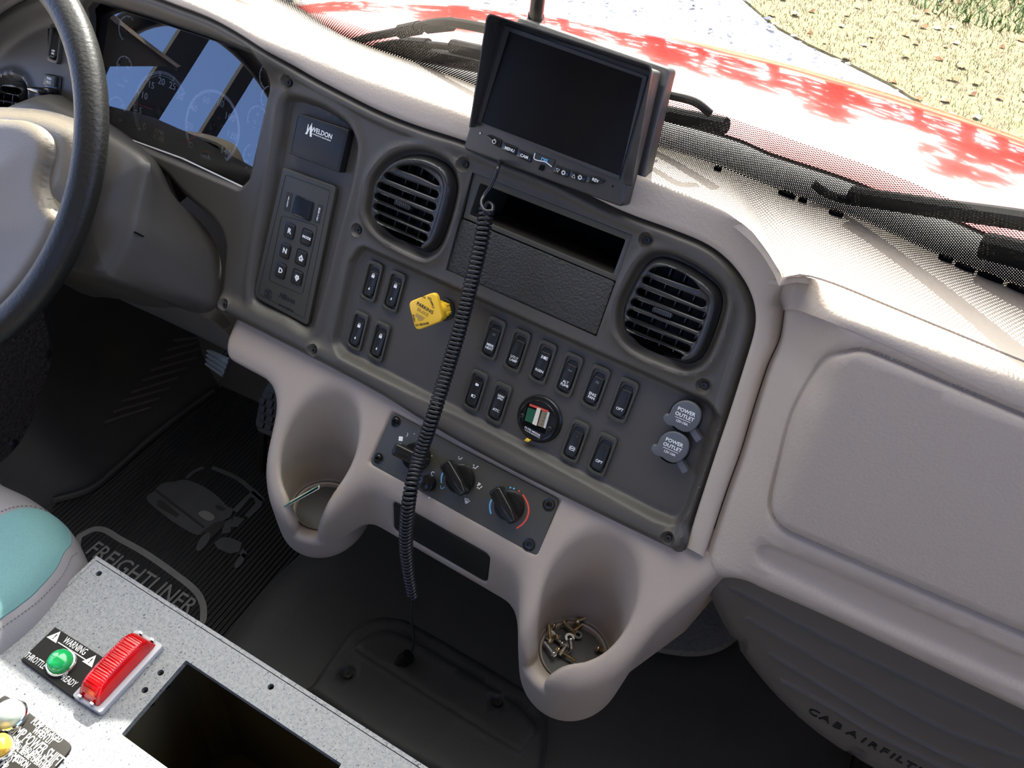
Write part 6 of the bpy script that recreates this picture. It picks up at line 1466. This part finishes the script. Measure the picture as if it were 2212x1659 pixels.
# tufts of grass, fallen leaves and gravel stones: nobody could count them
def scatter(n, xr, yr, test):
    p = RNG.uniform((xr[0], yr[0]), (xr[1], yr[1]), (n, 2)); return p[test(p)]
def blades(pts, h, wd, name, m, label, z0=ZG):
    mb = MB(); V = []; Fs = []
    for x, y in pts:
        a = RNG.uniform(0, 2 * PI); l = RNG.uniform(.5, 1.2) * h; t = RNG.uniform(.3, 1.1); dx, dy = math.cos(a), math.sin(a); b = len(V)
        V += [(x - dy * wd, y + dx * wd, z0), (x + dy * wd, y - dx * wd, z0), (x + dx * l * t, y + dy * l * t, z0 + l)]; Fs.append((b, b + 1, b + 2))
    mb.add(V, Fs); return tag(mb.obj(name, m, smooth=0), label, 'grass', kind='stuff')
vis_lawn = lambda p: (sdf(p, glp) < 0)
M['blade1'] = mat('straw grass blade', (.21, .155, .06), .8); M['blade2'] = mat('green grass blade', (.085, .13, .022), .7); M['blade3'] = mat('brown grass blade', (.12, .075, .03), .8)
blades(scatter(42000, (-2.5, 3), (4, 13), vis_lawn), .05, .005, 'dry_grass', M['blade1'], 'straw coloured dry grass of the lawn beyond the hood')
blades(scatter(12000, (-2.5, 3), (4, 13), vis_lawn), .055, .005, 'green_grass', M['blade2'], 'sparse green grass blades growing through the dry lawn')
blades(scatter(16000, (-2.5, 3), (4, 13), vis_lawn), .04, .007, 'withered_grass', M['blade3'], 'brown withered grass lying in the lawn')
c0 = hz(2160, 20, ZG); near = lambda p: (np.hypot((p[:, 0] - c0[0]) / 1.3, (p[:, 1] - c0[1]) / .8) < 1)
blades(scatter(9000, (-2, 3), (7, 13), near), .14, .010, 'shadow_patch_grass', M['blade2'], 'dense green grass standing in for a shadow patch in the far right corner')  # greener corner lies in shadow; dense green blades put that shade into colour
def bits(pts, smin_, smax_, name, m, label, cat, flat=.3):
    V = []; Fs = []
    for x, y in pts:
        s = RNG.uniform(smin_, smax_); a = RNG.uniform(0, PI); k = 5; b = len(V)
        for i in range(k): r = s * RNG.uniform(.6, 1); V.append((x + r * math.cos(a + 2 * PI * i / k), y + r * math.sin(a + 2 * PI * i / k), ZG + .022 + RNG.uniform(0, s * flat)))
        V.append((x, y, ZG + .024 + s * flat)); Fs += [(b + i, b + (i + 1) % k, b + k) for i in range(k)]
    mb = MB(); mb.add(V, Fs); return tag(mb.obj(name, m, smooth=0), label, cat, kind='stuff')
bits(scatter(420, (-2.5, 3), (4, 13), vis_lawn), .025, .055, 'brown_leaves', mat('brown leaf', (.30, .14, .05), .8), 'brown fallen leaves scattered over the lawn', 'leaves', .6)
bits(scatter(110, (-2.5, 3), (4, 13), vis_lawn), .025, .05, 'pale_leaves', mat('pale leaf', (.62, .52, .40), .8), 'pale fallen leaves scattered over the lawn', 'leaves', .6)
grv = lambda p: (sdf(p, glp) > .0)
bits(scatter(9000, (-7, 2), (3, 12), grv), .012, .045, 'gravel_stones', mat('grey gravel stone', (.20, .20, .22), .9), 'loose grey stones on the pale gravel drive', 'gravel', .5)

# red engine hood
he = [(560, 150), (640, 100), (700, 66), (760, 58), (852, 52), (947, 46), (1040, 50), (1150, 60), (1280, 78), (1400, 102), (1520, 126), (1631, 152), (1740, 182), (1847, 212), (1950, 243), (2056, 280), (2212, 338), (2350, 400), (2500, 480)]
E3 = resamp(cr([hz(a, b, .70) for a, b in he] + run_on([hz(a, b, .70) for a, b in he[-2:]], 1.15)[-2:], 5), 170)
rb = resamp(cr([hz(a, b, .86) for a, b in [(560, 60), (680, 78), (793, 96), (900, 120), (1026, 146), (1220, 190), (1435, 252), (1585, 296), (1647, 322), (1678, 334), (1824, 382), (1940, 428), (2060, 472), (2212, 540), (2400, 620), (2560, 700)]] + run_on([hz(2400, 620, .86), hz(2560, 700, .86)], 1.15)[-2:], 6), 170)
rows = []
for k in range(0, 11):
    t = k / 10; q = rb * (1 - t) + E3 * t; q[:, 2] = rb[:, 2] * (1 - t ** 2.2) + (E3[:, 2]) * t ** 2.2 + .02 * math.sin(PI * t); rows.append(q)
d_ = E3 - rb; d_ /= np.linalg.norm(d_, axis=1)[:, None]
for s, z in ((.04, -.016), (.08, -.045), (.12, -.09), (.15, -.16), (.165, -.28), (.17, -.5)): q = E3 + d_ * s * np.array([1, 1, 0]); q[:, 2] = E3[:, 2] + z; rows.append(q)
mb = MB(); mb.loft(rows); hd = mb.obj('hood', M['red'], smooth=180, flip=True); tag(hd, 'glossy red engine hood seen through the windshield', 'hood')
# trees beyond the lawn, mirrored in the hood
mb = MB(); V = []; Fs = []
for k in range(46):
    cx = -34 + 68 * k / 45 + RNG.uniform(-1, 1); cy = 27 + RNG.uniform(-4, 4); H_ = RNG.uniform(8, 14); rw_ = RNG.uniform(1.6, 3.2)
    mb.tube([(cx, cy, ZG), (cx + .2, cy, ZG + H_ * .5), (cx, cy, ZG + H_ * .85)], [.22, .16, .05], 7)
    for j in range(150):
        a = RNG.uniform(0, 2 * PI); h_ = RNG.uniform(.10, 1); r_ = rw_ * (1.15 - h_) ** .6 * RNG.uniform(.3, 1); p = np.array([cx + r_ * math.cos(a), cy + r_ * math.sin(a), ZG + H_ * h_]); s = RNG.uniform(.35, .8)
        q = p + RNG.uniform(-s, s, (4, 3)); mb.add(q, [(0, 1, 2), (0, 2, 3), (1, 2, 3)])
tag(mb.obj('tree_line', mat('dark tree foliage', (.05, .06, .025), .8), smooth=0), 'row of dark trees beyond the lawn, mirrored in the red hood', 'trees', kind='stuff')
# dark cowl between the windshield foot and the hood
w0_ = resamp(cr(wbW, 6), 120) + np.array([0, .012, -.05]); c1_ = rb[np.linspace(0, 169, 120).astype(int)] + np.array([0, .012, -.003])
mb = MB(); mb.loft([w0_ + np.array([0, 0, .03]), w0_ * .6 + c1_ * .4 + np.array([0, 0, -.03]), c1_]); tag(mb.obj('cowl', M['rubber'], smooth=60), 'black cowl panel between the windshield and the red hood', 'cowl')

# windshield glass with the dotted black border
m = bpy.data.materials.new('dotted black glass border'); m.use_nodes = True; t = m.node_tree; t.nodes.clear(); o = t.nodes.new('ShaderNodeOutputMaterial'); mx = t.nodes.new('ShaderNodeMixShader'); tr = t.nodes.new('ShaderNodeBsdfTransparent'); df = t.nodes.new('ShaderNodeBsdfDiffuse'); df.inputs[0].default_value = (.012, .012, .012, 1)
uv = t.nodes.new('ShaderNodeUVMap'); vo = t.nodes.new('ShaderNodeVectorMath'); vo.operation = 'FRACTION'; sc_n = t.nodes.new('ShaderNodeVectorMath'); sc_n.operation = 'MULTIPLY'; sc_n.inputs[1].default_value = (1, 1, 0)
t.links.new(uv.outputs[0], sc_n.inputs[0]); t.links.new(sc_n.outputs[0], vo.inputs[0]); sub = t.nodes.new('ShaderNodeVectorMath'); sub.operation = 'SUBTRACT'; sub.inputs[1].default_value = (.5, .5, 0); t.links.new(vo.outputs[0], sub.inputs[0])
ln = t.nodes.new('ShaderNodeVectorMath'); ln.operation = 'LENGTH'; t.links.new(sub.outputs[0], ln.inputs[0])
uv2 = t.nodes.new('ShaderNodeUVMap'); uv2.uv_map = 'fade'; sx = t.nodes.new('ShaderNodeSeparateXYZ'); t.links.new(uv2.outputs[0], sx.inputs[0]); uv.uv_map = 'dots'
lt = t.nodes.new('ShaderNodeMath'); lt.operation = 'LESS_THAN'; t.links.new(ln.outputs['Value'], lt.inputs[0]); t.links.new(sx.outputs['X'], lt.inputs[1])
t.links.new(lt.outputs[0], mx.inputs[0]); t.links.new(tr.outputs[0], mx.inputs[1]); t.links.new(df.outputs[0], mx.inputs[2]); t.links.new(mx.outputs[0], o.inputs[0]); M['frit'] = m
wb_r = resamp(cr(wbW, 6), 120); topz = 1.62
rake = np.array([0, -.52, .67])
twn = bpy.data.objects.new('window_1', None); COL.objects.link(twn); twn.location = (-.3, .8, .95); tag(twn, kind='structure'); bpy.context.view_layer.update()
rows = [wb_r + np.array([0, .002, -.01]) + rake * k / 6 * 1.05 for k in range(7)]
mb = MB(); mb.loft(rows); mb.obj('pane', M['glass'], twn, world=True, smooth=180)
# border band just inside the pane; height varies along the foot
_q = cr(wbW[:n_wb], 6); _lo = np.linalg.norm(np.diff(_q, axis=0), axis=1).sum(); _lj = np.r_[0, np.cumsum(np.linalg.norm(np.diff(wb_r, axis=0), axis=1))]
fb = np.interp(np.clip(_lj / _lo, 0, 1), [0, .3, .55, .62, .66, .72, .80, 1], [.05, .05, .052, .060, .085, .105, .11, .11])
lowb = wb_r + np.array([0, -.001, -.006]); Lx = np.r_[0, np.cumsum(np.linalg.norm(np.diff(lowb, axis=0), axis=1))]
R = 8; me_v = []; 
for k in range(R + 1): me_v.append(lowb + rake / np.linalg.norm(rake) * (fb * k / R)[:, None])
mb = MB(); mb.loft(me_v); ob = mb.obj('dotted_border', M['frit'], twn, world=True, smooth=180); me = ob.data
u1 = me.uv_layers.new(name='dots'); u2 = me.uv_layers.new(name='fade')
for lp_ in me.loops:
    i = lp_.vertex_index; k, j = divmod(i, 120); s = .0026
    row = fb[j] * k / R / s; col = Lx[j] / s
    u1.data[lp_.index].uv = ((col + row) * .7071, (col - row) * .7071)
    u2.data[lp_.index].uv = (.60 - .26 * (k / R) ** 1.5, 0)

# wipers
def wz(px, py, off=.02): # a point just outside the raked glass
    n_ = nz(np.cross((1, -.2, 0), rake)); n_ = n_ if n_[1] > 0 else -n_
    return hit(px, py, wbW[9] + n_ * off, n_)
def wiper(segs, label):
    t = thing('wiper', label, 'wiper', Fr(wz(*segs[0][1][0]), (1, 0, 0), (0, 0, 1)), None)
    for nm, pts, r_ in segs: mb = MB(); mb.tube(cr([wz(*p) for p in pts], 5), r_, 10); mb.obj(nm, M['wiper'], t, world=True)
wiper([('arm', [(760, 92), (800, 80), (860, 68), (925, 52), (960, 48), (1000, 52), (1060, 64), (1120, 80)], .0055), ('joint', [(865, 68), (905, 60)], .0085), ('joint', [(925, 58), (975, 52)], .0080)], 'upper left wiper arm bent over the red hood')
wiper([('arm', [(830, 96), (860, 92), (900, 94), (960, 100), (1000, 106), (1060, 118), (1200, 150), (1440, 222)], .0045), ('joint', [(870, 92), (925, 96)], .0075), ('joint', [(978, 100), (1050, 116)], .0085), ('blade', [(815, 104), (870, 110), (960, 122), (1030, 136), (1200, 180), (1440, 245), (1500, 258), (1568, 272)], .0080), ('tip', [(1442, 205), (1500, 220), (1535, 246)], .0040), ('clip', [(900, 98), (920, 108)], .004)], 'long wiper blade lying behind the monitor')
wiper([('arm', [(1840, 420), (1880, 428), (1960, 440), (2040, 452), (2100, 460), (2212, 476), (2340, 500), (2620, 565)], .0085), ('hose', [(1757, 398), (1790, 420), (1830, 432), (1900, 442), (2000, 452)], .0040), ('blade', [(2125, 530), (2212, 552), (2360, 600), (2640, 700)], .012)], 'right wiper arm at the right edge of the picture')

# ================================================================ cab shell (lets the daylight in where the real cab has glass)
M['liner'] = mat('grey cab liner', (.22, .19, .15), .9); M['trim'] = mat('dark cab trim', (.05, .05, .05), .6)
def wall(name, boxes, m=None):
    mb = MB()
    for b in boxes: mb.box(*b)
    o_ = mb.obj(name, m or M['liner'], smooth=0); tag(o_, kind='structure'); return o_
wall('ceiling', [(-1.5, 1.1, -.95, .46, 1.66, 1.70)])
XL, XR = -1.40, 1.0
wall('wall_left', [(XL - .02, XL, -.95, 1.3, -.1, .62), (XL - .02, XL, -.95, 1.3, 1.40, 1.70), (XL - .02, XL, -.95, -.52, .62, 1.40), (XL - .02, XL, .74, 1.3, .62, 1.40)])
wall('trim_1', [(XL - .01, XL, .262, .328, .60, 1.42)], M['trim']); wall('trim_2', [(XL - .01, XL, .118, .158, .60, 1.42)], M['trim'])
wall('wall_right', [(XR, XR + .05, -.95, 1.3, -.1, .86), (XR, XR + .05, -.95, 1.3, 1.58, 1.70), (XR, XR + .05, -.95, -.25, .86, 1.58), (XR, XR + .05, .72, .80, .86, 1.58)])
wall('wall_back', [(-1.5, 1.1, -.99, -.95, -.1, 1.05), (-1.5, 1.1, -.99, -.95, 1.5, 1.7), (-1.5, -.9, -.99, -.95, 1.05, 1.5), (.5, 1.1, -.99, -.95, 1.05, 1.5)])
